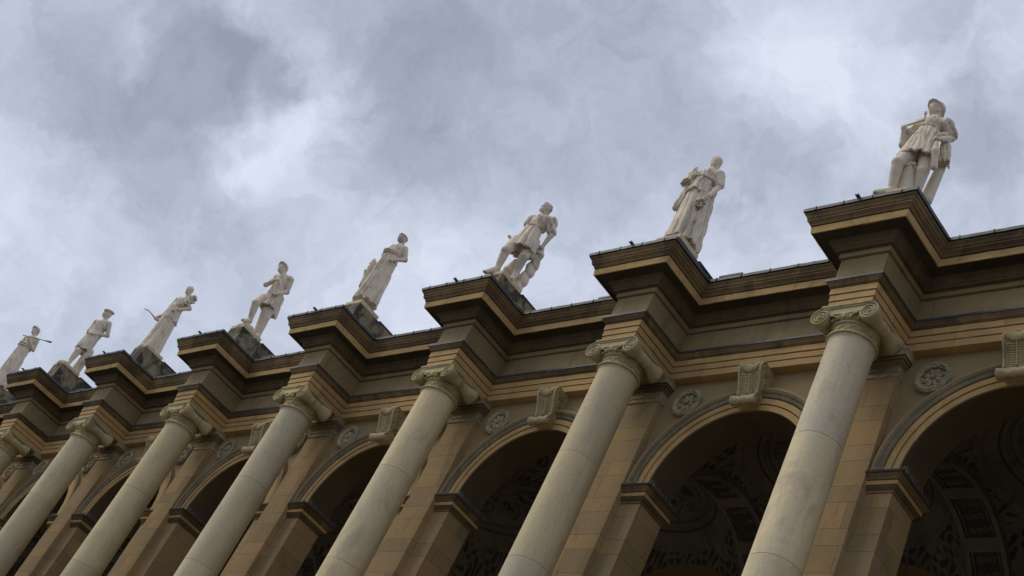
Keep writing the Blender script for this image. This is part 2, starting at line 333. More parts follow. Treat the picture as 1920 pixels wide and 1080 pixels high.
for i in IS:
    for q in range(5):
        x = -i*L+1.25+q*.62+random.uniform(-.05, .05); a_.box(x-.008, x+.008, -.562, -.50, 15.338, 15.414, 'copper')
    for q in range(4):
        x = -i*L-.85+q*.55; a_.box(x-.007, x+.007, -DD-.562, -DD-.50, 15.338, 15.414, 'copper')
part('roof_flashing', a_)

# arcade wall: one stretch per bay, with its arch opening
RA, YW, YB, ZS = 1.64, .32, 1.02, 11.02
def arch_wall(mb, y0, y1, hw, top, r, zs, k, kin, n=40, axis='x', c=0.0, thick_ends=False):
    def Q(x, y, z): return (x, y, z) if axis == 'x' else (y, x+c, z)
    for yy in (y0, y1):
        mb.quad(Q(-hw, yy, zs), Q(-r, yy, zs), Q(-r, yy, top), Q(-hw, yy, top), k)
        mb.quad(Q(r, yy, zs), Q(hw, yy, zs), Q(hw, yy, top), Q(r, yy, top), k)
        for j in range(n):
            a, b = math.pi*(1-j/n), math.pi*(1-(j+1)/n)
            xa, za, xb, zb = r*math.cos(a), zs+r*math.sin(a), r*math.cos(b), zs+r*math.sin(b)
            mb.quad(Q(xa, yy, za), Q(xb, yy, zb), Q(xb, yy, top), Q(xa, yy, top), k)
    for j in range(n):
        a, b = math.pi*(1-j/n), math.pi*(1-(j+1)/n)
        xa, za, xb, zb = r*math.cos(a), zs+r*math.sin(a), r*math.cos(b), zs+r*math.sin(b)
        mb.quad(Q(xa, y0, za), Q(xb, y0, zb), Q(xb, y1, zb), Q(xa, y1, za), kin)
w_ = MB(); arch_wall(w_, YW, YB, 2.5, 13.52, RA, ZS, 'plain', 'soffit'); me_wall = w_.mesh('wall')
# archivolt
v_ = MB(); AP = [(1.64, .322, 'plain'), (1.638, .285, 'fascia'), (1.752, .283, 'near_black'), (1.757, .297, 'near_black'), (1.768, .297, 'fascia'), (1.770, .265, 'fascia'), (1.880, .263, 'near_black'), (1.885, .275, 'near_black'), (1.897, .275, 'archband'),
                (1.900, .248, 'archband'), (1.918, .236, 'archband'), (1.95, .226, 'archband'), (1.966, .215, 'near_black'), (1.974, .211, 'archband'), (1.990, .196, 'archband'), (2.012, .186, 'archband'), (2.018, .192, 'plain'), (2.030, .180, 'plain'), (2.066, .182, 'plain'), (2.084, .198, 'plain'), (2.088, .322, 'plain')]
n = 56
for (r0, y0, k), (r1, y1, _) in zip(AP, AP[1:]):
    for j in range(n):
        a, b = math.pi*j/n, math.pi*(j+1)/n
        P = lambda r, t, y: (r*math.cos(t), y, ZS+r*math.sin(t)+.004)
        v_.quad(P(r0, a, y0), P(r1, a, y1), P(r1, b, y1), P(r0, b, y0), k)
me_arch = v_.mesh('arch_molding')
# pier, impost, spikes
p_ = MB(); p_.box(-.86, .86, YW, YB, .6, ZS, 'ashlar'); me_pier = p_.mesh('pier')
IP = [(.0, 10.69, 'mould'), (.018, 10.695, 'mould'), (.022, 10.715, 'mould'), (.016, 10.735, 'mould'), (.03, 10.74, 'bed'), (.055, 10.765, 'bed'), (.075, 10.80, 'near_black'), (.085, 10.805, 'fascia'), (.092, 10.875, 'near_black'),
      (.084, 10.88, 'near_black'), (.084, 10.887, 'mould'), (.105, 10.892, 'mould'), (.125, 10.92, 'mould'), (.155, 10.945, 'mould'), (.165, 10.955, 'mould'), (.166, 10.97, 'near_black'), (.185, 10.973, 'near_black'), (.19, 11.012, 'lead'), (.0, 11.030, 'lead')]
me_imp = {}; me_spk = {}
for s in (1, -1):
    i_ = MB(); sweep(i_, IP, [(s*.40, YW, 0, -1), (s*.86, YW, s, -1), (s*.86, YB, s, 1), (s*.40, YB, 0, 1)])
    me_imp[s] = i_.mesh('impost')
random.seed(5)
for s in (1, -1):
    k_ = MB()
    for j in range(34):
        y = .20+j*.029
        for dx in (.93, 1.0):
            q = s*dx; k_.tube([(q, y, 11.01), (q+random.uniform(-.035, .035)+s*.02, y+random.uniform(-.02, .02), 11.14)], .0028, 'wire', n=4)
    for j in range(15):
        x = s*(.46+j*.03); k_.tube([(x, .2, 11.0), (x+random.uniform(-.02, .02), .17, 11.10)], .0028, 'wire', n=4)
    me_spk[s] = k_.mesh('bird_spikes')
# pilaster and its capital
q_ = MB(); q_.box(-.405, .405, .15, .33, .6, 13.02, 'ashlar'); me_pil = q_.mesh('pilaster')
CP = [(.0, 12.97, 'carved'), (.014, 12.975, 'carved'), (.026, 12.990, 'carved'), (.014, 13.006, 'carved'), (.004, 13.012, 'carved'), (.0, 13.020, 'carved'), (.0, 13.190, 'carved'), (.016, 13.195, 'carved'), (.018, 13.210, 'mould'), (.034, 13.216, 'mould'),
      (.042, 13.235, 'mould'), (.060, 13.258, 'mould'), (.070, 13.29, 'near_black'), (.066, 13.296, 'near_black'), (.082, 13.300, 'mould'), (.095, 13.33, 'mould'), (.096, 13.35, 'near_black'), (.088, 13.356, 'near_black'), (.112, 13.362, 'carved'), (.118, 13.44, 'carved'),
      (.126, 13.455, 'carved'), (.142, 13.475, 'carved'), (.144, 13.512, 'carved'), (-.1, 13.512, 'carved')]
pc = MB(); sweep(pc, CP, [(.405, .33, 1, 0), (.405, .15, 1, -1), (-.405, .15, -1, -1), (-.405, .33, -1, 0)])
def scroll(mb, c, r, ux, uz, yy, k, flip=1, turns=1.6, rad=.009):
    pts = []
    for j in range(22):
        t = j/21; a = flip*t*turns*2*math.pi; rr = r*(1-.8*t)
        o = Vector(ux)*(rr*math.cos(a))+Vector(uz)*(rr*math.sin(a)); pts.append(Vector(c)+o+Vector(yy))
    mb.tube(pts, [rad*(1-.4*j/21) for j in range(22)], k, n=5)
for j in range(9):
    x = -.36+j*.09; scroll(pc, (x, .146, 13.105), .036, (1, 0, 0), (0, 0, 1), (0, 0, 0), 'carved', flip=1 if j % 2 else -1)
    pc.ball((x+.045, .148, 13.105+(.035 if j % 2 else -.035)), (.014, .01, .02), 'carved', 6)
for sx in (1, -1):
    scroll(pc, (sx*.409, .24, 13.105), .045, (0, 1, 0), (0, 0, 1), (0, 0, 0), 'carved'); pc.ball((sx*.409, .17, 13.1), (.01, .014, .03), 'carved', 6)
me_pcap = pc.mesh('capital')
# column shaft with drum joints, base
CY = -.68
def rad_at(z): return .388+.052*min(1, max(0, (12.9-z)/8.5))**1.25
prof = [(.60, 3.6), (.60, 3.72), (.56, 3.74), (.585, 3.80), (.56, 3.88), (.50, 3.90), (.49, 3.98), (.52, 4.02), (.49, 4.06)]
zz = 4.12
joints = [6.31, 8.59, 10.87]; z = 4.12; seg = []
for a, b in zip([4.12]+joints, joints+[12.86]):
    for t in [a+.004, a+.012]+list(np.linspace(a+.1, b-.1, 7))+[b-.012, b-.004]: seg.append((rad_at(t), float(t)))
    if b != 12.86: seg += [(rad_at(b)-.02, b-.004), (rad_at(b)-.02, b+.004)]
prof += seg+[(.398, 12.885), (.405, 12.90), (.30, 12.91)]
c_ = MB(); c_.lathe(prof, 'column', n=72, c=(0, CY, 0)); c_.box(-.62, .62, CY-.62, CY+.62, 3.45, 3.62, 'column'); me_col = c_.mesh('column')
# ionic capital
K = MB(); C0 = (0, CY, 0)
def tor(r, z, t, k='capital', n=48): K.lathe([(r+t*math.cos(a), z+t*math.sin(a)) for a in np.linspace(-math.pi/2, math.pi/2, 7)], k, n=n, c=C0)
K.lathe([(.40, 12.90), (.412, 12.902), (.414, 12.918), (.40, 12.922), (.39, 12.925)], 'capital', n=48, c=C0)
tor(.415, 12.948, .026)
K.lathe([(.40, 12.972), (.385, 12.985), (.385, 13.135), (.40, 13.15), (.415, 13.152)], 'capital', n=64, c=C0)
tor(.405, 13.165, .018)
K.lathe([(.40, 13.18), (.405, 13.20), (.43, 13.24), (.465, 13.28), (.47, 13.32), (.40, 13.34)], 'capital', n=48, c=C0)
random.seed(3)
for j in range(26):        # scrolling leaf band on the neck
    a = 2*math.pi*j/26; rdir = Vector((math.cos(a), math.sin(a), 0)); tg = Vector((-math.sin(a), math.cos(a), 0))
    scroll(K, Vector(C0)+rdir*.388+Vector((0, 0, 13.058)), .036, tg, Vector((0, 0, 1)), (0, 0, 0), 'capital', flip=1 if j % 2 else -1, rad=.010)
    K.ball(Vector(C0)+(rdir*.388+tg*.045)+Vector((0, 0, 13.058+(.04 if j % 2 else -.04))), (.018, .018, .022), 'capital', 6)
for j in range(22):        # egg and dart
    a = 2*math.pi*(j+.5)/22; K.ball((.445*math.cos(a), CY+.445*math.sin(a), 13.245), (.036, .036, .052), 'capital', 8)
    a = 2*math.pi*j/22; K.ball((.452*math.cos(a), CY+.452*math.sin(a), 13.235), (.010, .010, .045), 'capital', 6)
VX, VZ, VR = .455, 13.285, .172
for sx in (1, -1):         # bolsters with belts, volute faces front and back
    pr = [(.0, -.455), (VR, -.455), (VR, -.415), (VR*.93, -.36), (.125, -.22), (.105, -.10), (.118, -.075), (.118, -.045), (.104, -.04), (.114, -.03), (.114, .03), (.104, .04), (.118, .045), (.118, .075), (.105, .10), (.125, .22), (VR*.93, .36), (VR, .415), (VR, .455), (.0, .455)]
    K.lathe(pr, 'capital', n=36, c=(sx*VX, CY, VZ), axis='y')
    for fy in (-1, 1):
        pts = []; rads = []
        for j in range(64):
            t = j/63; a = math.pi/2-sx*fy*-1*t*2.6*2*math.pi*(-fy if False else 1)
            rr = (VR-.012)*(1-t)**.85+.018; pts.append((sx*VX+rr*math.cos(a), CY+fy*.462, VZ+rr*math.sin(a))); rads.append(.016*(1-.45*t))
        K.tube(pts, rads, 'capital', n=6)
        K.ball((sx*VX, CY+fy*.46, VZ), (.03, .022, .03), 'capital', 10)
for fy in (-1, 1):         # canalis between the volutes, sagging rim, palmettes
    y0, y1 = CY+fy*.449, CY+fy*.30; n = 16; top = 13.452
    for j in range(n):
        x0, x1 = -VX+2*VX*j/n, -VX+2*VX*(j+1)/n
        zb = lambda x: 13.335-.035*math.cos(x/VX*math.pi/2)
        K.quad((x0, y0, zb(x0)), (x1, y0, zb(x1)), (x1, y0, top), (x0, y0, top), 'capital')
        K.quad((x0, y0, zb(x0)), (x1, y0, zb(x1)), (x1, y1, zb(x1)), (x0, y1, zb(x0)), 'capital')
    K.tube([(x, y0-fy*-.006, 13.335-.035*math.cos(x/VX*math.pi/2)) for x in np.linspace(-VX+.1, VX-.1, 14)], .014, 'capital', n=6)
    K.tube([(x, y0-fy*-.006, 13.447) for x in np.linspace(-VX, VX, 4)], .013, 'capital', n=6)
    for sx in (1, -1):
        for q in range(4):
            K.tube([(sx*.27, y0+fy*.0, 13.29), (sx*(.23-.02*q), y0+fy*.01, 13.30-.012*q), (sx*(.17-.012*q), y0-fy*.02, 13.30-.028*q)], [.012, .014, .006], 'capital', n=5)
for z0, z1, h0, h1 in ((13.44, 13.462, .44, .452), (13.462, 13.48, .452, .475), (13.48, 13.514, .478, .478)):
    for sx, sy in ((1, 0), (-1, 0), (0, 1), (0, -1)):
        if sx: K.quad((sx*h0, CY-h0, z0), (sx*h0, CY+h0, z0), (sx*h1, CY+h1, z1), (sx*h1, CY-h1, z1), 'capital')
        else: K.quad((-h0, CY+sy*h0, z0), (h0, CY+sy*h0, z0), (h1, CY+sy*h1, z1), (-h1, CY+sy*h1, z1), 'capital')
K.quad((-.45, CY-.45, 13.44), (.45, CY-.45, 13.44), (.45, CY+.45, 13.44), (-.45, CY+.45, 13.44), 'capital')
K.quad((-.478, CY-.478, 13.481), (.478, CY-.478, 13.481), (.478, CY+.478, 13.481), (-.478, CY+.478, 13.481), 'capital')
me_cap = K.mesh('capital')
# keystone: scrolled console with wavy ribs and a shell
Q = MB()
sp = [(.33, 13.50), (.02, 13.50), (-.045, 13.47), (-.075, 13.41), (-.07, 13.34), (-.03, 13.24), (.03, 13.12), (.08, 13.00), (.105, 12.90), (.10, 12.85), (.13, 12.83), (.33, 12.83)]
def hw(z): return .212+.04*(z-12.83)/.67
ns = len(sp)
vs = [(s*hw(z), y, z) for s in (-1, 1) for y, z in sp]
Q.add(vs, [tuple(range(ns)), tuple(range(2*ns-1, ns-1, -1))]+[(j, j+ns, j+1+ns, j+1) for j in range(ns-1)], 'capital')
fr = sp[1:10]
def front(z):
    pr = [p for p in fr]
    for (y0, z0), (y1, z1) in zip(pr, pr[1:]):
        if z0 >= z >= z1: return y0+(y1-y0)*(z0-z)/(z0-z1+1e-9)
    return pr[-1][0]
for s in (-1, 1):
    Q.tube([(s*(hw(z)-.012), y-.012, z) for y, z in fr], .026, 'capital', n=8)
    Q.tube([(s*(hw(z)-.060), y-.006, z) for y, z in fr[2:]], .010, 'capital', n=6)
    scroll(Q, (s*(hw(13.36)+.004), .085, 13.36), .115, (0, -1, 0), (0, 0, 1), (0, 0, 0), 'capital', turns=2.2, rad=.02)
    for q in range(5): Q.ball((s*(hw(13.1)+.003), .14+.03*math.sin(q), 13.21-.075*q), (.014, .04, .028), 'capital', 8)
for q in range(10):
    z = 13.235-q*.038; w = hw(z)-.075
    for s in (-1, 1):
        pts = []
        for j in range(9):
            u = j/8; x = .022+u*(w-.022); zz_ = z+.016*math.sin(u*2*math.pi+math.pi)-.018*u+.012
            pts.append((s*x, front(zz_)-.004, zz_))
        Q.tube(pts, .0135, 'capital', n=5)
Q.tube([(0, front(z)-.012, z) for z in np.linspace(13.28, 12.88, 9)], .018, 'capital', n=6)
for q in range(13):        # shell
    a = math.pi*(.06+.88*q/12); r0, r1 = .03, .235
    pts = [(math.cos(a)*r*1.08, front(max(12.95, 13.485-math.sin(a)*r*.95-.01))-.012-.014*math.sin(j/4*math.pi), 13.485-math.sin(a)*r*.95-.01) for j, r in enumerate(np.linspace(r0, r1, 5))]
    Q.tube(pts, [.008, .014, .021, .027, .018], 'capital', n=6)
RZ, RY, RR_ = 12.735, .085, .098
Q.lathe([(0, -.275), (.05, -.275), (.05, -.265), (RR_*.8, -.265), (RR_, -.27), (RR_, -.242), (RR_*.96, -.23), (RR_*.84, -.13), (RR_*.66, -.055), (RR_*.86, -.03), (RR_*.86, .03), (RR_*.66, .055), (RR_*.84, .13), (RR_*.96, .23), (RR_, .242), (RR_, .27), (RR_*.8, .265), (.05, .265), (.05, .275), (0, .275)], 'capital', n=28, c=(0, RY, RZ), axis='x')
Q.box(-.20, .20, .16, .33, 12.70, 12.86, 'capital')
for s in (-1, 1): scroll(Q, (s*.272, RY, RZ), .08, (0, -1, 0), (0, 0, 1), (0, 0, 0), 'capital', turns=1.5, rad=.012)
me_key = Q.mesh('keystone')
# rosette: leafy wreath, petals, boss
O = MB(); random.seed(11)
Rr = .235
for j in range(40):
    a = 2*math.pi*j/40
    for q in range(3):
        rr = Rr+(q-1)*.035+random.uniform(-.008, .008); aa = a+random.uniform(-.04, .04)
        rot = Matrix.Rotation(-aa+random.uniform(-.6, .6), 3, 'Y')
        O.ball((rr*math.cos(aa), .27-.02*(q == 1)+random.uniform(-.012, .006), rr*math.sin(aa)), (.014, .022, .030), 'carved', 6, rot)
O.lathe([(.19, .32), (.195, .265), (.215, .245), (.25, .245), (.275, .27), (.285, .325)], 'carved', n=40, axis='y')
O.lathe([(.0, .30), (.19, .30)], 'carved', n=24, axis='y')
for j in range(8):
    a = 2*math.pi*(j+.5)/8; rot = Matrix.Rotation(-a, 3, 'Y')
    O.ball((.105*math.cos(a), .288, .105*math.sin(a)), (.078, .026, .038), 'carved', 10, rot)
    O.ball((.12*math.cos(a), .272, .12*math.sin(a)), (.045, .018, .012), 'carved', 8, rot)
O.ball((0, .262, 0), (.034, .03, .034), 'carved', 10)
O.v = [(x*1.14, .322+(y-.322)*1.2, z*1.14) for x, y, z in O.v]; me_ros = O.mesh('rosette')
# vault over a bay, with painted and moulded panels
VC, VRy, VRx = 3.4, 2.25, 2.1; RS = math.hypot(VRy, VRx)
n = 230
gx = np.linspace(-VRx, VRx, n); gy = np.linspace(-VRy, VRy, n); GX, GY = np.meshgrid(gx, gy, indexing='ij')
rr = np.hypot(GX, GY); th = np.arctan2(GY, GX)
def ringd(r, r0, w): return np.clip(1-np.abs(r-r0)/w, 0, 1)
hexr = .95; k8 = np.round(th/(math.pi/4))*(math.pi/4); hx = GX-hexr*np.cos(k8); hy = GY-hexr*np.sin(k8)
hu = hx*np.cos(k8)+hy*np.sin(k8); hv = -hx*np.sin(k8)+hy*np.cos(k8)
hexd = np.maximum(np.abs(hv), np.abs(hu)*.87+np.abs(hv)*.5)
leaf = np.sin(17*GX+3*np.sin(9*GY))*np.sin(16*GY+3*np.sin(8.4*GX))
trim = np.maximum.reduce([ringd(rr, 1.62, .06), ringd(rr, 1.42, .045), ringd(rr, 1.98, .05), ringd(hexd, .26, .04), ringd(hexd, .17, .02), ringd(rr, .45, .05), ringd(rr, .25, .03), np.clip(leaf*1.6-.6, 0, 1)*(((rr > 2.08) | ((hexd > .3) & (rr < 1.36) & (rr > .55)) | (hexd < .14)))])
ZV = 11.0+np.sqrt(np.maximum(RS**2-rr**2, 0))-.05*np.clip(trim*1.5, 0, 1)+.05
vv = np.stack([GX, GY+VC, ZV], -1).reshape(-1, 3)
grd = np.maximum.reduce([np.clip((.18-hexd)/.03, 0, 1), np.clip((-leaf-.1)/.15, 0, 1)*(rr > 2.08), np.clip(1-np.abs(hexd-.315)/.03, 0, 1)*(rr < 1.38), np.clip(1-np.abs(rr-1.70)/.04, 0, 1), np.clip(1-np.abs(rr-1.52)/.05, 0, 1)*.7,
                         np.clip(1-np.abs(rr-.14)/.06, 0, 1), np.clip((leaf-.1)/.2, 0, 1)*((rr > .55) & (rr < 1.36) & (hexd > .36))*.8])*(1-np.clip(trim*2, 0, 1))
me_vault = bpy.data.meshes.new('vault')
ij = np.add.outer(np.arange(n-1)*n, np.arange(n-1)).ravel()
me_vault.from_pydata(vv.tolist(), [], np.stack([ij, ij+1, ij+n+1, ij+n], 1).tolist())
me_vault.polygons.foreach_set('use_smooth', [True]*len(me_vault.polygons)); me_vault.materials.append(M['vault_paint'])
at_ = me_vault.attributes.new('paint', 'FLOAT', 'POINT'); at_.data.foreach_set('value', grd.ravel().astype(np.float32)); me_vault.update()
# transverse arch between bays, coffered soffit
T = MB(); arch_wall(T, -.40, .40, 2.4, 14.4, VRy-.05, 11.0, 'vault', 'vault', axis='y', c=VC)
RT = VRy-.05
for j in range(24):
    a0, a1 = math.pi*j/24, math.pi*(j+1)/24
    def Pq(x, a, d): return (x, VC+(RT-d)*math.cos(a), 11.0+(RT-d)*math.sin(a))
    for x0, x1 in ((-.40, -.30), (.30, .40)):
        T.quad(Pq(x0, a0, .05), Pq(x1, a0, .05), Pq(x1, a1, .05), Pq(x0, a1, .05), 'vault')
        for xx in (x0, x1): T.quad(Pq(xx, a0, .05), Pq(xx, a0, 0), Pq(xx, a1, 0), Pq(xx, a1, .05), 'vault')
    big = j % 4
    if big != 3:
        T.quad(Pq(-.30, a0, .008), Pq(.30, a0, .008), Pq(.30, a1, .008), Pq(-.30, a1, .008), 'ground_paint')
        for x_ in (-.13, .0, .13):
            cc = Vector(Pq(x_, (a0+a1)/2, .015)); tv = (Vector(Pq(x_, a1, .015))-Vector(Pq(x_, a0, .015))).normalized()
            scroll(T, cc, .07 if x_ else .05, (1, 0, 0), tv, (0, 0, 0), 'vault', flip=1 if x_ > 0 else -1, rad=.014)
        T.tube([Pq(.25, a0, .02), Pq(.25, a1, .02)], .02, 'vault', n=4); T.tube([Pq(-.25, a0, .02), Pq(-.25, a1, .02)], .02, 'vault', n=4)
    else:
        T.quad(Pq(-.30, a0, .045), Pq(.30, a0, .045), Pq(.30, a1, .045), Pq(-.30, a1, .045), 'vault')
        T.quad(Pq(-.30, a0, .0), Pq(.30, a0, .0), Pq(.30, a0, .045), Pq(-.30, a0, .045), 'vault'); T.quad(Pq(-.30, a1, .0), Pq(.30, a1, .0), Pq(.30, a1, .045), Pq(-.30, a1, .045), 'vault')
me_tra = T.mesh('transverse_arch')
# parapet block under each statue, and the little iron bracket on the copper edge
D = MB(); D.box(-.42, .21, -.96, 1.5, 15.35, 16.398, 'pedestal'); me_ped = D.mesh('statue_pedestal')
D = MB(); D.box(-.44, .23, -.20, 1.52, 16.40, 16.43, 'copper'); me_pedcap = D.mesh('lead_cap')
D = MB(); D.box(-.06, .0, -1.85, -1.50, 15.425, 15.433, 'iron'); D.box(-.06, -.052, -1.85, -1.50, 15.433, 15.458, 'iron'); D.box(-.008, .0, -1.85, -1.50, 15.433, 15.458, 'iron'); D.box(-.04, -.02, -1.70, -1.62, 15.38, 15.426, 'iron')
me_spo = D.mesh('spout')
D = MB(); D.box(1.15, 3.85, -.42, .4, 15.44, 15.545, 'copper'); me_up = D.mesh('roof_upstand')
D = MB(); D.box(1.18, 1.72, -.44, .3, 15.546, 15.585, 'copper'); me_sheet = D.mesh('roof_sheet')

for i in IS:
    x = -i*L; at = (x, 0, ZO)
    c = link('column', me_col, B, at); link('capital', me_cap, c)
    c = link('pilaster', me_pil, B, at); link('capital', me_pcap, c)
    c = link('pier', me_pier, B, at); [(link('impost', me_imp[s], c), link('bird_spikes', me_spk[s], c)) for s in (1, -1)]
    link('transverse_arch', me_tra, B, at)
    if 0 <= i: 
        c = link('statue_pedestal', me_ped, B, at); link('lead_cap', me_pedcap, c)
    link('spout', me_spo, B, at)
    link('roof_upstand', me_up, B, at)
    if i in (1, 2, 4, 6): link('roof_sheet', me_sheet, B, (x if i != 2 else x+1.9, 0, ZO))
    xc = (x+2.5, 0, ZO)
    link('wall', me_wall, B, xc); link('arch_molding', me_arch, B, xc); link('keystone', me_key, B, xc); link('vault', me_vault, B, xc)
    for s in (1, -1):
        link('rosette', me_ros, B, (x+s*1.0, 0, ZO+12.98))
E_ = MB()
E_.box(XL-.4, XR+.4, 5.66, 6.1, -3.0, 15.42, 'ashlar'); E_.box(XR, XR+.5, .3, 5.66, -3.0, 15.42, 'ashlar'); E_.box(XL-.5, XL, .3, 5.66, -3.0, 15.42, 'ashlar'); E_.box(XL, XR, .33, 5.66, 14.45, 15.4, 'plain')
E_.box(XL, XR, 5.5, 5.66, 10.7, 11.0, 'vault')
part('rear_wall', E_)
E_ = MB(); E_.box(XL-.5, XR+.5, -1.6, 6.1, -3.1, .6, 'ashlar'); E_.box(XL-.3, XR+.3, -1.35, -.0, .6, 3.46, 'ashlar'); part('podium', E_)

# ------------------------------------------------------------------ statues: solid figures carved by distance fields
def nets(F, org, h):
    s = F < 0; nx, ny, nz = F.shape
    c = [s[a:nx-1+a, b:ny-1+b, d:nz-1+d] for a in (0, 1) for b in (0, 1) for d in (0, 1)]
    cnt = sum(x.astype(np.int8) for x in c); mask = (cnt > 0) & (cnt < 8)
    I = np.argwhere(mask); idx = -np.ones(mask.shape, np.int64); idx[mask] = np.arange(len(I))
    co = [(a, b, d) for a in (0, 1) for b in (0, 1) for d in (0, 1)]
    V = np.stack([F[I[:, 0]+a, I[:, 1]+b, I[:, 2]+d] for a, b, d in co], 1)
    acc = np.zeros((len(I), 3)); w = np.zeros(len(I))
    for p in range(8):
        for q in range(p+1, 8):
            if sum(abs(co[p][t]-co[q][t]) for t in range(3)) != 1: continue
            f0, f1 = V[:, p], V[:, q]; mk = (f0 < 0) != (f1 < 0)
            t = np.where(mk, f0/(f0-f1+1e-12), 0)
            pt = np.array(co[p])[None]+t[:, None]*(np.array(co[q])-np.array(co[p]))[None]
            acc[mk] += pt[mk]; w[mk] += 1
    verts = (I+acc/w[:, None])*h+org; faces = []
    for ax in range(3):
        sl0 = [slice(None)]*3; sl1 = [slice(None)]*3; sl0[ax] = slice(0, -1); sl1[ax] = slice(1, None)
        a0, a1 = s[tuple(sl0)], s[tuple(sl1)]
        for flip, mk in ((False, a0 & ~a1), (True, ~a0 & a1)):
            E = np.argwhere(mk); o = [t for t in range(3) if t != ax]
            E = E[(E[:, o[0]] > 0) & (E[:, o[1]] > 0) & (E[:, o[0]] < F.shape[o[0]]-1) & (E[:, o[1]] < F.shape[o[1]]-1)]
            if not len(E): continue
            def g_(d0, d1): q = E.copy(); q[:, o[0]] -= d0; q[:, o[1]] -= d1; return idx[q[:, 0], q[:, 1], q[:, 2]]
            f = np.stack([g_(1, 1), g_(0, 1), g_(0, 0), g_(1, 0)], 1)
            if flip != (ax == 1): f = f[:, ::-1]
            faces.append(f)
    return verts, np.concatenate(faces)
def smin(a, b, k):
    h = np.clip(.5+.5*(b-a)/k, 0, 1); return b+(a-b)*h-k*h*(1-h)
def vary(P, seed, f):            # cheap smooth noise
    r = np.random.RandomState(seed); o = 0
    for _ in range(5):
        d = r.randn(3); d *= f/np.linalg.norm(d); o = o+np.sin(P @ d+r.rand()*6.28)
    return o/5
class Field:
    def __init__(s, lo, hi, h):
        s.h = h; s.lo = np.array(lo)-h*3; n_ = np.ceil((np.array(hi)+h*3-s.lo)/h).astype(int)+1
        s.F = np.full(n_, 1.0, np.float64)
    def sub(s, lo, hi, fn, k=.03, op='u'):
        a = np.maximum(0, np.floor((np.array(lo)-s.lo)/s.h).astype(int)-2); b = np.minimum(s.F.shape, np.ceil((np.array(hi)-s.lo)/s.h).astype(int)+3)
        if (b <= a).any(): return
        ax = [s.lo[t]+s.h*np.arange(a[t], b[t]) for t in range(3)]
        P = np.stack(np.meshgrid(*ax, indexing='ij'), -1); sl = tuple(slice(a[t], b[t]) for t in range(3))
        d = fn(P); s.F[sl] = smin(s.F[sl], d, k) if op == 'u' else np.maximum(s.F[sl], -d)
def f_cap(p, r0, q, r1, amp=0, fr=0):
    p, q = np.array(p), np.array(q); ba = q-p; L2 = max(ba@ba, 1e-9)
    pad = max(r0, r1)+.06
    def fn(P):
        pa = P-p; h = np.clip((pa @ ba)/L2, 0, 1); d = np.linalg.norm(pa-h[..., None]*ba, axis=-1)-(r0+(r1-r0)*h)
        if amp:
            u = P @ np.array([.75, .35, .55]); d = d+1.5*amp*(1-2*np.abs(np.sin(u*fr*.5+2.2*vary(P, 4, 5))))
        return d
    return np.minimum(p, q)-pad, np.maximum(p, q)+pad, fn
def yawm(a):                     # columns: face's left, forward, up
    a = R(a); fwd = np.array([math.sin(a), -math.cos(a), 0]); left = np.array([math.cos(a), math.sin(a), 0]); return np.stack([left, fwd, [0, 0, 1.]])
def f_ell(c, r, Y=None, tilt=0, rip=0, rf=40):
    c = np.array(c); r = np.array(r, float); Y = np.eye(3) if Y is None else Y
    if tilt: t = R(tilt); T_ = np.array([[1, 0, 0], [0, math.cos(t), -math.sin(t)], [0, math.sin(t), math.cos(t)]]); Y = T_.T @ Y
    pad = r.max()+.05
    def fn(P):
        q = (P-c) @ Y.T; k0 = np.linalg.norm(q/r, axis=-1); k1 = np.linalg.norm(q/(r*r), axis=-1)+1e-9
        d = k0*(k0-1)/k1
        if rip: d = d+rip*vary(P, 9, rf)
        return d
    return c-pad, c+pad, fn
def f_skirt(p, r0, q, r1, yaw, nf, amp, hollow):
    p, q = np.array(p), np.array(q); Y = yawm(yaw); dz = p[2]-q[2]; rm = max(*r0, *r1)+.08
    rs = np.random.RandomState(nf*7+int(abs(p[0])*100)); ph = rs.rand(4)*6.28
    def fn(P):
        t = (p[2]-P[..., 2])/dz; tc = np.clip(t, 0, 1.1); te = tc**.85
        cx = p[0]+(q[0]-p[0])*tc; cy = p[1]+(q[1]-p[1])*tc
        v = np.stack([P[..., 0]-cx, P[..., 1]-cy], -1); u = v @ Y[0, :2]; w = v @ Y[1, :2]
        a = r0[0]+(r1[0]-r0[0])*te; b = r0[1]+(r1[1]-r0[1])*te
        th = np.arctan2(w/b, u/a); rho = np.sqrt((u/a)**2+(w/b)**2)
        wob = .5*np.sin(2*th+ph[0])+.4*np.sin(3*th+ph[1]+1.5*tc)+.25*np.sin(tc*5+ph[2])
        fd = np.abs(np.sin(nf*.5*th+wob*1.6+ph[3])); am = amp*(.35+.65*tc)*(.65+.5*np.sin(th*3+ph[1]))
        d = (rho-1)*np.minimum(a, b)*.85+am*(1-1.7*fd**.8)
        hem = q[2]+.035*np.sin(nf*.5*th+wob*1.6+ph[3])*np.sin(th+ph[0])
        if hollow:
            inner = -(d+.045); d = np.where(P[..., 2] < hem+.16, np.maximum(d, inner), d)
        d = np.maximum(d, hem-P[..., 2]); d = np.maximum(d, P[..., 2]-p[2]-.02); return d
    lo = np.minimum(p, q)-rm; hi = np.maximum(p, q)+rm; lo[2] = q[2]-.06; hi[2] = p[2]+.05
    return lo, hi, fn
def f_ring(c, ab, yaw, tr):
    c = np.array(c); Y = yawm(yaw); m_ = max(ab)+tr+.04
    def fn(P):
        v = P-c; u = v @ Y[0]; w = v @ Y[1]; r = np.sqrt((u/ab[0])**2+(w/ab[1])**2); th = np.arctan2(w, u)
        return np.sqrt(((r-1)*min(ab))**2+(v[..., 2]+.02*np.sin(2*th))**2)-tr*(1+.25*np.sin(th*23+v[..., 2]*60))
    return c-m_, c+m_, fn
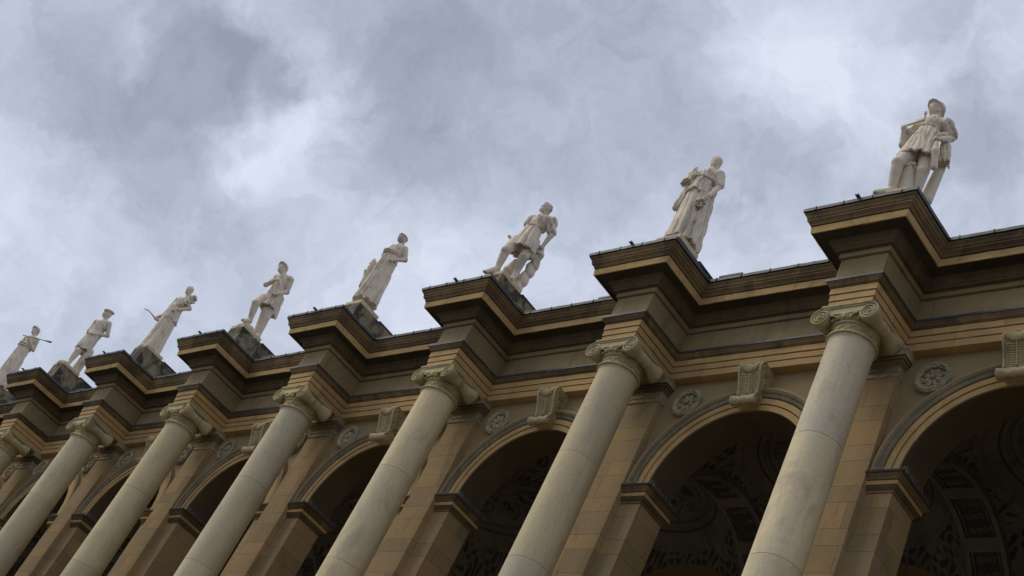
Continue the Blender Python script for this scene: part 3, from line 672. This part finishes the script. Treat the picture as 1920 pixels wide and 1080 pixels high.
def head_prims(c, s, yaw, style):
    Y = yawm(yaw); c = np.array(c)
    W_ = lambda x, f, z: c+s*(x*Y[0]+f*Y[1]+z*Y[2])
    o = [(f_ell(W_(0, -.12, .16), (.62*s, .78*s, .76*s), Y), .03), (f_ell(W_(0, .10, -.22), (.50*s, .58*s, .74*s), Y), .03), (f_ell(W_(0, .42, -.72), (.2*s, .2*s, .17*s), Y), .03),
         (f_cap(W_(0, .60, .12), .06*s, W_(0, .74, -.2), .10*s), .012), (f_cap(W_(-.3, .56, .2), .09*s, W_(.3, .56, .2), .09*s), .015), (f_ell(W_(0, .66, -.43), (.2*s, .1*s, .055*s), Y), .008), (f_ell(W_(0, .62, -.54), (.16*s, .1*s, .05*s), Y), .008),
         (f_ell(W_(.6, -.05, -.05), (.07*s, .14*s, .2*s), Y), .01), (f_ell(W_(-.6, -.05, -.05), (.07*s, .14*s, .2*s), Y), .01)]
    sub = [f_ell(W_(x, .73, .04), (.13*s, .12*s, .09*s), Y) for x in (-.26, .26)]
    eyes = [(f_ell(W_(x, .56, .03), (.10*s, .10*s, .08*s), Y), .004) for x in (-.26, .26)]
    hair = []
    if style in ('plain', 'beard', 'wreath'):
        hair = [(f_ell(W_(0, -.28, .22), (.70*s, .72*s, .76*s), Y, rip=.012, rf=70), .02), (f_ell(W_(0, -.5, -.4), (.5*s, .38*s, .45*s), Y, rip=.014, rf=70), .02),
                (f_ell(W_(.56, -.1, -.1), (.16*s, .26*s, .5*s), Y, rip=.014, rf=80), .015), (f_ell(W_(-.56, -.1, -.1), (.16*s, .26*s, .5*s), Y, rip=.014, rf=80), .015), (f_ell(W_(0, .3, .62), (.5*s, .34*s, .25*s), Y, rip=.014, rf=80), .015)]
    if style == 'beard': hair += [(f_ell(W_(0, .46, -.78), (.36*s, .34*s, .33*s), Y, rip=.014, rf=80), .02)]
    if style == 'scarf': hair = [(f_ell(W_(0, -.16, .24), (.80*s, .80*s, .86*s), Y, rip=.006, rf=55), .004), (f_ell(W_(0, -.36, -.35), (.70*s, .5*s, .7*s), Y, rip=.008, rf=55), .01)]
    if style == 'wreath':
        for j in range(22):
            a = 2*math.pi*j/22; hair.append((f_ell(W_(.74*math.cos(a), -.15+.82*math.sin(a), .38+.18*math.sin(a)), (.14*s, .14*s, .17*s), Y, rip=.008, rf=90), .008))
    return o, sub, eyes+hair
def fist(c, r, w):
    c, w = np.array(c), np.array(w); w = w/np.linalg.norm(w); s_ = np.cross(w, [0, 0, 1.]) if abs(w[2]) < .9 else np.cross(w, [0, -1., 0]); s_ /= np.linalg.norm(s_); n_ = np.cross(s_, w)
    o = [(f_ell(c, (r*.86, r*.86, r*.86)), .02)]
    for k, ln in zip((-1.4, -.45, .5, 1.4), (.85, 1.0, .95, .72)):
        b = c+s_*k*r*.40+w*r*.45+n_*r*.25; m_ = b+w*r*.55*ln-n_*r*.1; t = m_-n_*r*.75*ln-w*r*.15
        o += [(f_cap(b, r*.27, m_, r*.23), .006), (f_cap(m_, r*.23, t, r*.2), .004)]
    o.append((f_cap(c+s_*r*.9, r*.28, c+s_*r*.75+w*r*.9-n_*r*.5, r*.22), .006)); return o
def build_sdf(name, prims, h, mat, parent):
    adds = []; subs = []; late = []
    for p in prims:
        k = p[0]
        if k == 'c': adds.append((f_cap(p[1], p[2], p[3], p[4], *(p[5:] or (0, 0))), .035 if max(p[2], p[4]) > .05 else .012))
        elif k == 's': adds.append((f_skirt(*p[1:]), .02))
        elif k == 'T': adds.append((f_ring(*p[1:]), .012))
        elif k == 'H': a, b, c = head_prims(*p[1:]); adds += a; subs += b; late += c
        elif k == 'F': adds += fist(*p[1:])
        elif k == 'HAT':
            c, s, yw = p[1:]; Y = yawm(yw); W_ = lambda x, f, z: np.array(c)+s*(x*Y[0]+f*Y[1]+z*Y[2])
            t = R(30); Y2 = np.stack([Y[0], math.cos(t)*Y[1]+math.sin(t)*Y[2], -math.sin(t)*Y[1]+math.cos(t)*Y[2]])
            adds += [(f_ell(W_(0, -.22, .36), (.72*s, .80*s, .74*s), Y2), .012), (f_ell(W_(0, -.08, .22), (.80*s, 1.06*s, .10*s), Y2), .012)]
        elif k == 'CAP':
            c, s, yw = p[1:]; Y = yawm(yw); W_ = lambda x, f, z: np.array(c)+s*(x*Y[0]+f*Y[1]+z*Y[2])
            adds += [(f_ell(W_(0, -.12, .66), (.86*s, .95*s, .26*s), Y, tilt=-10), .02), (f_ell(W_(0, -.10, .45), (.74*s, .84*s, .22*s), Y, tilt=-14), .02)]
        elif k == 'G':
            rs = np.random.RandomState(p[3]); c = np.array(p[1])
            for _ in range(p[3]):
                d = rs.randn(3); d /= np.linalg.norm(d); adds.append((f_ell(c+d*p[2]*rs.uniform(.45, 1)*np.array([1, 1, 1.1]), [p[2]*rs.uniform(.2, .32)]*3), .006))
        elif k == 'R': adds.append((f_ell(np.array(p[1])*[1, 1, 0]+[0, 0, .05], (p[2], p[2]*.8, .16), rip=.03, rf=14), .03))
        elif k == 'P':
            def fn(P): q = np.abs(P-np.array([0, 0, .035]))-np.array([.31, .33, .05]); return np.linalg.norm(np.maximum(q, 0), axis=-1)+np.minimum(q.max(-1), 0)-.012+.008*vary(P, 2, 16)
            adds.append(((np.array([-.37, -.39, -.05]), np.array([.37, .39, .13]), fn), .03))
    lo = np.min([a[0][0] for a in adds+late], 0); hi = np.max([a[0][1] for a in adds+late], 0); lo[2] = max(lo[2], -.03)
    F = Field(lo, hi, h)
    for (l, u, fn), k in adds: F.sub(l, u, fn, k)
    if name in ('gown', 'tunic', 'shawl', 'cloak'):     # carved folds over the whole cloth
        ax = [F.lo[t]+h*np.arange(F.F.shape[t]) for t in range(3)]; nearm = np.abs(F.F) < .06; I_ = np.argwhere(nearm)
        P = np.stack([ax[t][I_[:, t]] for t in range(3)], -1); q = P*np.array([1, 1, .15])+np.stack([P[:, 2]*.18, P[:, 2]*-.1, 0*P[:, 2]], -1)
        fo = vary(q, 3, 30)+.7*vary(q*1.7+3, 6, 40); F.F[nearm] += .017*(np.clip(np.abs(fo)*2.2, 0, 1)-.55)*-1
    for l, u, fn in subs: F.sub(l, u, fn, op='s')
    for (l, u, fn), k in late: F.sub(l, u, fn, k)
    F.F[:, :, :1] = np.maximum(F.F[:, :, :1], .5*h)
    for sl in ((0,), (-1,)):
        F.F[sl[0]] = np.maximum(F.F[sl[0]], h); F.F[:, sl[0]] = np.maximum(F.F[:, sl[0]], h); F.F[:, :, sl[0]] = np.maximum(F.F[:, :, sl[0]], h)
    v, f = nets(F.F, F.lo, h)
    me = bpy.data.meshes.new(name); me.from_pydata(v.tolist(), [], f.tolist()); me.materials.append(M[mat])
    me.polygons.foreach_set('use_smooth', [True]*len(me.polygons)); me.update()
    return link(name, me, parent)
STATUES = {0: {
 'figure': [('c', (0.094, 0.077, 2.409), 0.0821, (0.07, 0.032, 2.555), 0.0775), ('H', (0.064, 0.001, 2.639), 0.1738, -18.7, 'plain'), ('c', (-0.17, 0.042, 2.323), 0.0935, (-0.37, -0.018, 1.756), 0.0673), ('c', (-0.37, -0.018, 1.756), 0.0692, (-0.362, -0.141, 2.037), 0.0467), ('F', (-0.359, -0.165, 2.072), 0.062, (-0.099, -0.324, 0.941)), ('c', (0.368, 0.12, 2.21), 0.0935, (0.436, 0.253, 1.981), 0.0673), ('c', (0.436, 0.253, 1.981), 0.0692, (0.426, -0.013, 1.668), 0.0467), ('F', (0.419, -0.096, 1.585), 0.06, (-0.557, -0.825, -0.095)), ('c', (-0.049, -0.015, 1.478), 0.1639, (-0.101, -0.29, 0.885), 0.114), ('c', (-0.101, -0.29, 0.885), 0.114, (-0.139, -0.165, 0.27), 0.0712), ('c', (-0.131, -0.231, 0.712), 0.1, (-0.145, -0.185, 0.485), 0.072), ('c', (-0.139, -0.165, 0.27), 0.0741, (-0.224, -0.441, -0.025), 0.0541), ('c', (0.204, 0.064, 1.454), 0.1639, (0.244, 0.019, 0.862), 0.114), ('c', (0.244, 0.019, 0.862), 0.114, (0.201, 0.113, 0.451), 0.0712), ('c', (0.213, 0.068, 0.747), 0.1, (0.197, 0.103, 0.595), 0.072), ('c', (0.201, 0.113, 0.451), 0.0741, (0.256, -0.114, 0.145), 0.0541)], 'tunic': [('c', (-0.146, 0.036, 2.328), 0.1197, (0.328, 0.113, 2.237), 0.1311), ('c', (0.105, 0.06, 2.215), 0.2052, (0.064, 0.053, 2.081), 0.1881, 0.012, 30), ('c', (-0.17, 0.042, 2.323), 0.1254, (-0.263, 0.004, 2.056), 0.114, 0.01, 40), ('c', (0.368, 0.12, 2.21), 0.1368, (0.428, 0.221, 2.077), 0.1197, 0.012, 45), ('s', (0.063, 0.051, 2.089), (0.196, 0.172), (0.038, -0.034, 1.191), (0.34, 0.27), 0.3, 15, 0.035, 1)], 'belt': [('T', (0.064, 0.052, 2.083), (0.216, 0.192), 0.3, 0.014)], 'cloak': [('c', (0.368, 0.017, 1.85), 0.05, (0.418, 0.264, 2.091), 0.06), ('s', (0.375, 0.178, 1.979), (0.07, 0.09), (0.413, 0.312, 1.365), (0.1, 0.11), -20.7, 9, 0.03, 0)], 'pouch': [('c', (0.436, -0.108, 1.471), 0.035, (0.44, -0.079, 1.257), 0.075), ('c', (0.44, -0.079, 1.257), 0.075, (0.469, -0.004, 0.903), 0.062)], 'hat': [('HAT', (0.064, 0.001, 2.639), 0.2054, -18.7)], 'pick_handle': [('c', (-0.347, -0.154, 2.151), 0.02, (0.024, -0.136, 2.217), 0.023), ('c', (0.024, -0.136, 2.217), 0.022, (0.015, -0.169, 2.37), 0.018), ('c', (0.017, -0.167, 2.359), 0.032, (0.016, -0.168, 2.396), 0.03)], 'support_post': [('c', (0.295, 0.436, 1.617), 0.085, (0.199, 0.421, 0.54), 0.12)], 'grape_vine': [('c', (-0.058, -0.009, 0.949), 0.15, (-0.016, 0.09, 0.4), 0.19), ('G', (0.009, -0.058, 0.952), 0.12, 44)], 'plinth': [('P',)]},
 1: {
 'figure': [('c', (0.024, 0.028, 2.413), 0.0707, (0.018, -0.01, 2.547), 0.0684), ('H', (0.017, -0.042, 2.624), 0.1562, 31.3, 'scarf'), ('c', (0.2, 0.048, 2.24), 0.0889, (0.285, 0.086, 1.908), 0.064), ('c', (0.285, 0.086, 1.908), 0.0658, (0.333, -0.103, 1.416), 0.0445), ('F', (0.33, -0.137, 1.316), 0.055, (-0.314, -0.518, -0.796)), ('c', (-0.209, -0.09, 2.27), 0.0855, (-0.323, -0.222, 1.925), 0.0616), ('c', (-0.323, -0.222, 1.925), 0.0633, (-0.159, -0.308, 1.94), 0.0427), ('F', (-0.148, -0.325, 1.967), 0.052, (0.201, 0.084, 0.976))], 'gown': [('c', (-0.186, -0.078, 2.265), 0.0969, (0.19, 0.037, 2.231), 0.1083), ('c', (0.008, -0.037, 2.178), 0.1881, (-0.044, -0.052, 1.974), 0.171, 0.014, 28), ('c', (0.2, 0.048, 2.24), 0.114, (0.281, 0.081, 1.955), 0.1026), ('s', (-0.051, -0.059, 2.002), (0.196, 0.172), (0.003, 0.003, 0.172), (0.36, 0.32), 9.3, 17, 0.035, 0), ('s', (-0.051, -0.059, 2.002), (0.207, 0.196), (-0.053, -0.107, 1.549), (0.23, 0.22), 9.3, 15, 0.03, 1)], 'girdle': [('T', (-0.049, -0.057, 2.01), (0.228, 0.198), 9.3, 0.035)], 'shawl': [('s', (-0.272, -0.24, 2.198), (0.1, 0.06), (-0.312, -0.286, 1.803), (0.17, 0.08), -20.7, 7, 0.03, 0), ('c', (-0.223, -0.259, 2.284), 0.03, (-0.254, -0.264, 2.048), 0.08), ('s', (-0.281, -0.173, 1.794), (0.09, 0.08), (-0.338, -0.21, 1.089), (0.07, 0.08), -10.7, 6, 0.03, 0), ('s', (0.076, 0.18, 1.912), (0.06, 0.08), (0.148, 0.356, 0.248), (0.07, 0.1), -10.7, 5, 0.02, 0)], 'bouquet': [('G', (0.298, -0.206, 1.108), 0.115, 44), ('c', (0.349, -0.147, 1.025), 0.022, (0.336, -0.161, 0.836), 0.018), ('c', (0.336, -0.161, 0.836), 0.018, (0.319, -0.15, 0.643), 0.012)], 'plinth': [('P',)]},
 2: {
 'figure': [('c', (0.063, 0.095, 2.27), 0.0821, (0.05, 0.039, 2.437), 0.0775), ('H', (0.044, 0.012, 2.53), 0.165, -15.6, 'beard'), ('c', (0.292, 0.187, 2.154), 0.0935, (0.38, 0.283, 1.796), 0.0673), ('c', (0.38, 0.283, 1.796), 0.0692, (0.325, 0.272, 1.485), 0.0467), ('F', (0.317, 0.261, 1.395), 0.06, (-0.153, -0.432, -0.889)), ('c', (-0.157, 0.017, 2.161), 0.0935, (-0.35, 0.16, 1.98), 0.0673), ('c', (-0.35, 0.16, 1.98), 0.0692, (-0.41, 0.07, 1.653), 0.0467), ('c', (-0.132, -0.126, 1.313), 0.1573, (-0.049, -0.326, 0.79), 0.1094), ('c', (-0.049, -0.326, 0.79), 0.1094, (-0.108, -0.253, 0.298), 0.0684), ('c', (-0.09, -0.289, 0.652), 0.096, (-0.112, -0.262, 0.47), 0.06912), ('c', (-0.108, -0.253, 0.298), 0.0711, (-0.101, -0.514, -0.078), 0.052), ('c', (0.162, 0.099, 1.271), 0.1573, (0.189, 0.032, 0.86), 0.1094), ('c', (0.189, 0.032, 0.86), 0.1094, (0.129, 0.104, 0.384), 0.0684), ('c', (0.147, 0.069, 0.727), 0.096, (0.125, 0.095, 0.551), 0.06912), ('c', (0.129, 0.104, 0.384), 0.0711, (0.308, -0.042, 0.084), 0.052)], 'tunic': [('c', (-0.143, 0.001, 2.159), 0.1197, (0.256, 0.168, 2.161), 0.1311), ('c', (0.08, 0.084, 2.103), 0.2052, (0.02, 0.03, 1.813), 0.1881, 0.014, 28), ('c', (0.292, 0.187, 2.154), 0.1368, (0.362, 0.257, 1.906), 0.1231, 0.012, 45), ('c', (-0.171, -0.005, 2.16), 0.1254, (-0.241, -0.001, 2.012), 0.114), ('s', (0.014, 0.02, 1.838), (0.207, 0.178), (0.026, -0.015, 1.053), (0.35, 0.27), 0.4, 13, 0.035, 1), ('c', (0.269, 0.116, 1.459), 0.057, (0.268, 0.186, 0.976), 0.057)], 'belt': [('T', (0.015, 0.023, 1.83), (0.228, 0.198), 0.4, 0.014)], 'tool_handle': [('c', (-0.335, 0.037, 1.388), 0.035, (-0.472, -0.169, 1.522), 0.04)], 'tree_stump': [('c', (0.209, 0.316, 1.472), 0.07, (0.234, 0.352, 1.241), 0.105, 0.012, 40), ('c', (0.234, 0.352, 1.241), 0.105, (0.194, 0.382, 0.859), 0.125, 0.012, 30), ('c', (0.194, 0.382, 0.859), 0.125, (0.133, 0.345, 0.154), 0.11, 0.012, 30), ('T', (0.223, 0.336, 1.227), (0.12, 0.12), 0.4, 0.02)], 'rock': [('c', (-0.073, 0.108, 0.812), 0.1, (-0.095, 0.037, 0.493), 0.12), ('c', (-0.095, 0.037, 0.493), 0.12, (0.12, 0.362, 0.44), 0.11)], 'plinth': [('P',)]},
 3: {
 'figure': [('c', (-0.014, -0.025, 2.369), 0.0707, (-0.016, -0.072, 2.473), 0.0661), ('H', (-0.031, -0.12, 2.545), 0.1562, -0.4, 'wreath'), ('c', (0.168, 0.016, 2.236), 0.0889, (0.258, 0.14, 1.945), 0.064), ('c', (0.258, 0.14, 1.945), 0.0658, (0.244, -0.137, 1.681), 0.0445), ('F', (0.257, -0.198, 1.603), 0.055, (-0.383, -0.918, -0.099)), ('c', (-0.214, -0.102, 2.257), 0.0855, (-0.313, -0.159, 1.959), 0.0616), ('c', (-0.313, -0.159, 1.959), 0.0633, (0.009, -0.193, 1.693), 0.0427)], 'gown': [('c', (-0.166, -0.097, 2.257), 0.0969, (0.123, 0.017, 2.248), 0.1026), ('c', (0.005, -0.032, 2.177), 0.1824, (-0.044, -0.081, 1.927), 0.171, 0.014, 28), ('s', (-0.047, -0.087, 1.938), (0.207, 0.184), (-0.024, -0.045, 0.257), (0.34, 0.31), 1.6, 15, 0.038, 0), ('s', (-0.046, -0.084, 1.908), (0.218, 0.196), (-0.01, -0.061, 1.695), (0.21, 0.19), 1.6, 13, 0.02, 1)], 'girdle': [('T', (-0.054, -0.1, 1.977), (0.234, 0.204), 1.6, 0.04), ('T', (-0.05, -0.093, 1.926), (0.228, 0.204), 1.6, 0.028)], 'side_figure': [('c', (-0.428, -0.266, 1.717), 0.035, (-0.417, -0.245, 1.636), 0.05), ('c', (-0.417, -0.245, 1.636), 0.075, (-0.403, -0.22, 1.431), 0.095), ('c', (-0.448, -0.303, 1.555), 0.03, (-0.415, -0.243, 1.606), 0.03), ('c', (-0.403, -0.22, 1.431), 0.095, (-0.4, -0.215, 1.242), 0.1), ('c', (-0.407, -0.332, 1.26), 0.03, (-0.391, -0.197, 1.128), 0.09), ('c', (-0.4, -0.215, 1.242), 0.09, (-0.329, -0.189, 0.806), 0.1)], 'plinth': [('P',)]},
 4: {
 'figure': [('c', (-0.03, -0.066, 2.213), 0.0821, (-0.04, -0.135, 2.335), 0.0775), ('H', (-0.06, -0.204, 2.404), 0.165, 27.5, 'plain'), ('c', (-0.177, -0.099, 2.121), 0.0935, (-0.18, -0.275, 1.72), 0.0673), ('c', (-0.18, -0.275, 1.72), 0.0692, (0.109, -0.243, 1.877), 0.0467), ('F', (0.165, -0.218, 1.89), 0.055, (0.493, 0.848, 0.195)), ('c', (0.186, 0.118, 2.195), 0.0935, (0.227, 0.209, 1.804), 0.0673), ('c', (0.227, 0.209, 1.804), 0.0692, (0.3, -0.064, 1.466), 0.0467), ('F', (0.296, -0.122, 1.406), 0.058, (-0.316, -0.929, -0.195)), ('c', (-0.103, -0.13, 1.28), 0.1573, (0.019, -0.295, 0.952), 0.1094), ('c', (0.019, -0.295, 0.952), 0.1094, (-0.006, -0.133, 0.407), 0.0684), ('c', (-0.015, -0.238, 0.8), 0.096, (-0.024, -0.178, 0.598), 0.06912), ('c', (-0.006, -0.133, 0.407), 0.0711, (0.079, -0.357, 0.239), 0.052), ('c', (0.082, 0.132, 1.22), 0.1508, (0.129, 0.163, 0.785), 0.1049), ('c', (0.129, 0.163, 0.785), 0.1049, (0.123, 0.271, 0.209), 0.0655), ('c', (0.1, 0.206, 0.624), 0.09200000000000001, (0.098, 0.246, 0.411), 0.06624000000000001), ('c', (0.123, 0.271, 0.209), 0.0682, (0.271, 0.112, -0.029), 0.0498)], 'tunic': [('c', (-0.157, -0.104, 2.132), 0.114, (0.155, 0.098, 2.19), 0.1254), ('c', (-0.0, -0.0, 2.12), 0.1938, (0.017, 0.038, 1.761), 0.1881, 0.01, 28), ('c', (0.017, 0.038, 1.761), 0.1881, (0.012, 0.025, 1.557), 0.1938), ('s', (0.013, 0.028, 1.637), (0.218, 0.184), (0.025, 0.054, 1.082), (0.27, 0.22), 0.5, 11, 0.03, 1), ('s', (0.036, 0.2, 1.638), (0.138, 0.138), (0.094, 0.327, 0.977), (0.08, 0.12), 0.5, 7, 0.02, 0)], 'hat': [('HAT', (-0.06, -0.204, 2.404), 0.195, 27.5)], 'staff': [('c', (0.184, -0.223, 1.873), 0.022, (0.303, -0.154, 1.412), 0.022)], 'tree_stump': [('c', (0.057, 0.004, 1.164), 0.05, (0.055, 0.073, 0.98), 0.11), ('c', (0.055, 0.073, 0.98), 0.125, (0.03, 0.186, 0.596), 0.12), ('c', (0.03, 0.186, 0.596), 0.115, (0.031, 0.26, 0.195), 0.12)], 'plinth': [('P',), ('R', (0.012, -0.216, 0.051), 0.2), ('c', (0.032, -0.22, 0.248), 0.06, (0.092, -0.039, 0.16), 0.13)]},
 5: {
 'figure': [('c', (-0.022, -0.055, 2.316), 0.0707, (-0.015, -0.093, 2.441), 0.0661), ('H', (-0.026, -0.149, 2.54), 0.154, 38.5, 'scarf'), ('c', (0.143, -0.02, 2.098), 0.0889, (0.22, 0.122, 1.956), 0.064), ('c', (0.22, 0.122, 1.956), 0.0658, (0.216, -0.161, 1.658), 0.0445), ('F', (0.222, -0.254, 1.544), 0.055, (-0.271, -0.958, -0.099)), ('c', (-0.222, -0.181, 2.136), 0.0855, (-0.296, -0.205, 1.807), 0.0616), ('c', (-0.296, -0.205, 1.807), 0.0633, (-0.222, -0.292, 1.358), 0.0427)], 'gown': [('c', (-0.169, -0.155, 2.13), 0.1026, (0.098, -0.024, 2.122), 0.1026), ('c', (-0.012, -0.084, 2.067), 0.1824, (-0.048, -0.123, 1.719), 0.171, 0.014, 28), ('s', (-0.055, -0.139, 1.746), (0.218, 0.19), (-0.016, -0.041, 0.043), (0.34, 0.31), 3.5, 13, 0.038, 0), ('s', (-0.055, -0.139, 1.746), (0.23, 0.207), (0.012, -0.078, 1.277), (0.24, 0.23), 3.5, 11, 0.03, 1)], 'wheat_sheaf': [('c', (0.058, -0.125, 2.156), 0.06, (0.23, 0.038, 2.316), 0.1, 0.012, 60), ('c', (0.207, -0.021, 2.306), 0.07, (0.237, 0.055, 2.371), 0.03), ('c', (0.228, 0.034, 2.213), 0.06, (0.264, 0.124, 2.309), 0.02), ('c', (0.232, 0.044, 2.141), 0.05, (0.269, 0.138, 2.201), 0.02), ('c', (0.153, -0.211, 1.841), 0.05, (0.194, -0.052, 2.139), 0.08, 0.012, 60)], 'cloth_end': [('c', (-0.236, -0.191, 1.512), 0.07, (-0.271, -0.417, 1.167), 0.045), ('c', (-0.267, -0.404, 1.146), 0.04, (-0.232, -0.317, 1.16), 0.05)], 'sickle': [('c', (-0.277, -0.43, 1.163), 0.02, (-0.327, -0.556, 1.214), 0.014), ('c', (-0.327, -0.556, 1.214), 0.014, (-0.383, -0.7, 1.242), 0.012), ('c', (-0.383, -0.7, 1.242), 0.012, (-0.424, -0.803, 1.217), 0.012)], 'plinth': [('P',), ('R', (-0.033, -0.221, -0.074), 0.22)]},
 6: {
 'figure': [('c', (0.009, 0.026, 2.205), 0.0798, (0.009, -0.036, 2.329), 0.0752), ('H', (0.006, -0.074, 2.44), 0.165, -14.1, 'plain'), ('c', (0.193, 0.131, 2.157), 0.0935, (0.275, 0.304, 1.764), 0.0673), ('c', (0.275, 0.304, 1.764), 0.0692, (0.199, -0.158, 1.466), 0.0467), ('F', (0.191, -0.243, 1.408), 0.058, (-0.231, -0.968, -0.099)), ('c', (-0.191, -0.124, 2.035), 0.0935, (-0.109, -0.161, 1.631), 0.0673), ('c', (-0.109, -0.161, 1.631), 0.0692, (0.175, -0.106, 1.48), 0.0467), ('c', (-0.047, 0.017, 1.095), 0.1573, (0.068, -0.108, 0.75), 0.1094), ('c', (0.068, -0.108, 0.75), 0.1094, (0.017, -0.105, 0.285), 0.0684), ('c', (0.026, -0.097, 0.62), 0.096, (0.006, -0.096, 0.448), 0.06912), ('c', (0.017, -0.105, 0.285), 0.0711, (0.178, -0.249, 0.074), 0.052), ('c', (0.119, 0.19, 0.96), 0.1573, (0.141, 0.225, 0.554), 0.1094), ('c', (0.141, 0.225, 0.554), 0.1094, (0.107, 0.307, 0.114), 0.0684), ('c', (0.103, 0.258, 0.43), 0.096, (0.09, 0.288, 0.268), 0.06912), ('c', (0.107, 0.307, 0.114), 0.0711, (0.25, 0.11, -0.073), 0.052)], 'tunic': [('c', (-0.16, -0.094, 2.057), 0.1197, (0.166, 0.114, 2.114), 0.1254), ('c', (0.008, 0.022, 2.022), 0.2052, (0.017, 0.05, 1.6), 0.1938, 0.01, 28), ('s', (0.011, 0.032, 1.629), (0.23, 0.196), (0.007, 0.02, 0.871), (0.27, 0.24), 0.9, 10, 0.03, 1)], 'cap': [('CAP', (0.006, -0.074, 2.44), 0.195, -14.1)], 'tree_stump': [('c', (-0.026, 0.229, 0.754), 0.11, (-0.072, 0.25, 0.173), 0.13)], 'plinth': [('P',), ('R', (0.028, -0.224, -0.077), 0.24)]},
 7: {
 'figure': [('c', (0.007, 0.022, 2.234), 0.0707, (0.012, -0.03, 2.355), 0.0661), ('H', (0.004, -0.09, 2.447), 0.1595, 32.8, 'plain'), ('c', (0.184, 0.122, 2.176), 0.0889, (0.235, 0.217, 1.778), 0.064), ('c', (0.235, 0.217, 1.778), 0.0658, (0.238, -0.179, 1.996), 0.0445), ('F', (0.248, -0.215, 2.02), 0.055, (0.095, -0.029, 0.995)), ('c', (-0.18, -0.107, 2.124), 0.0855, (-0.159, -0.175, 1.775), 0.0616), ('c', (-0.159, -0.175, 1.775), 0.0633, (0.183, -0.084, 1.757), 0.0427)], 'gown': [('c', (-0.134, -0.096, 2.103), 0.1026, (0.134, 0.095, 2.16), 0.1026), ('c', (0.029, 0.026, 2.091), 0.1824, (0.006, 0.019, 1.731), 0.1767, 0.014, 28), ('s', (-0.005, -0.015, 1.751), (0.23, 0.196), (0.04, 0.129, -0.034), (0.34, 0.31), 2.8, 13, 0.035, 0)], 'girdle': [('T', (-0.005, -0.015, 1.822), (0.24, 0.216), 2.8, 0.035), ('T', (-0.001, -0.004, 1.736), (0.24, 0.216), 2.8, 0.03)], 'hat': [('HAT', (0.004, -0.09, 2.447), 0.1885, 32.8)], 'shovel': [('c', (0.194, -0.387, 1.961), 0.014, (0.442, 0.278, 2.252), 0.014), ('c', (0.442, 0.278, 2.252), 0.02, (0.5, 0.465, 2.336), 0.035)], 'plinth': [('P',), ('R', (0.12, 0.049, -0.111), 0.22)]}}
TXT = {0: 'stone youth in brimmed hat and short tunic holding a pick up to his mouth',
       1: 'stone woman in a long gown holding a bouquet at her left hip, ribbon hanging down',
       2: 'bearded stone man in belted tunic, his hand on a carved tree stump',
       3: 'wreathed stone woman in a long gown with a small stump-like figure at her side',
       4: 'stone youth in helmet-like hat, arm folded over chest, one bare leg beside a tree stump',
       5: 'stone woman with a wheat sheaf on her shoulder and a thin curved sickle sticking out',
       6: 'stone man in flat cap and apron seen in profile with arms folded at the waist',
       7: 'stone woman in round hat carrying a thin shovel across her shoulder, at the left edge'}
for i, parts_ in STATUES.items():
    st = thing('statue', TXT[i], 'statue', (-i*L-.1, -.62, 16.4+ZO), 'stone statues along the roof edge')
    h = .0125 if i < 3 else .0145 if i < 5 else .017
    for pn, pr in parts_.items(): build_sdf(pn, pr, .007 if pn in ('sickle', 'shovel', 'pick_handle', 'staff', 'hat', 'cap', 'bouquet') else h, 'slab' if pn == 'plinth' else 'iron' if pn in ('sickle', 'shovel') else 'statue', st)
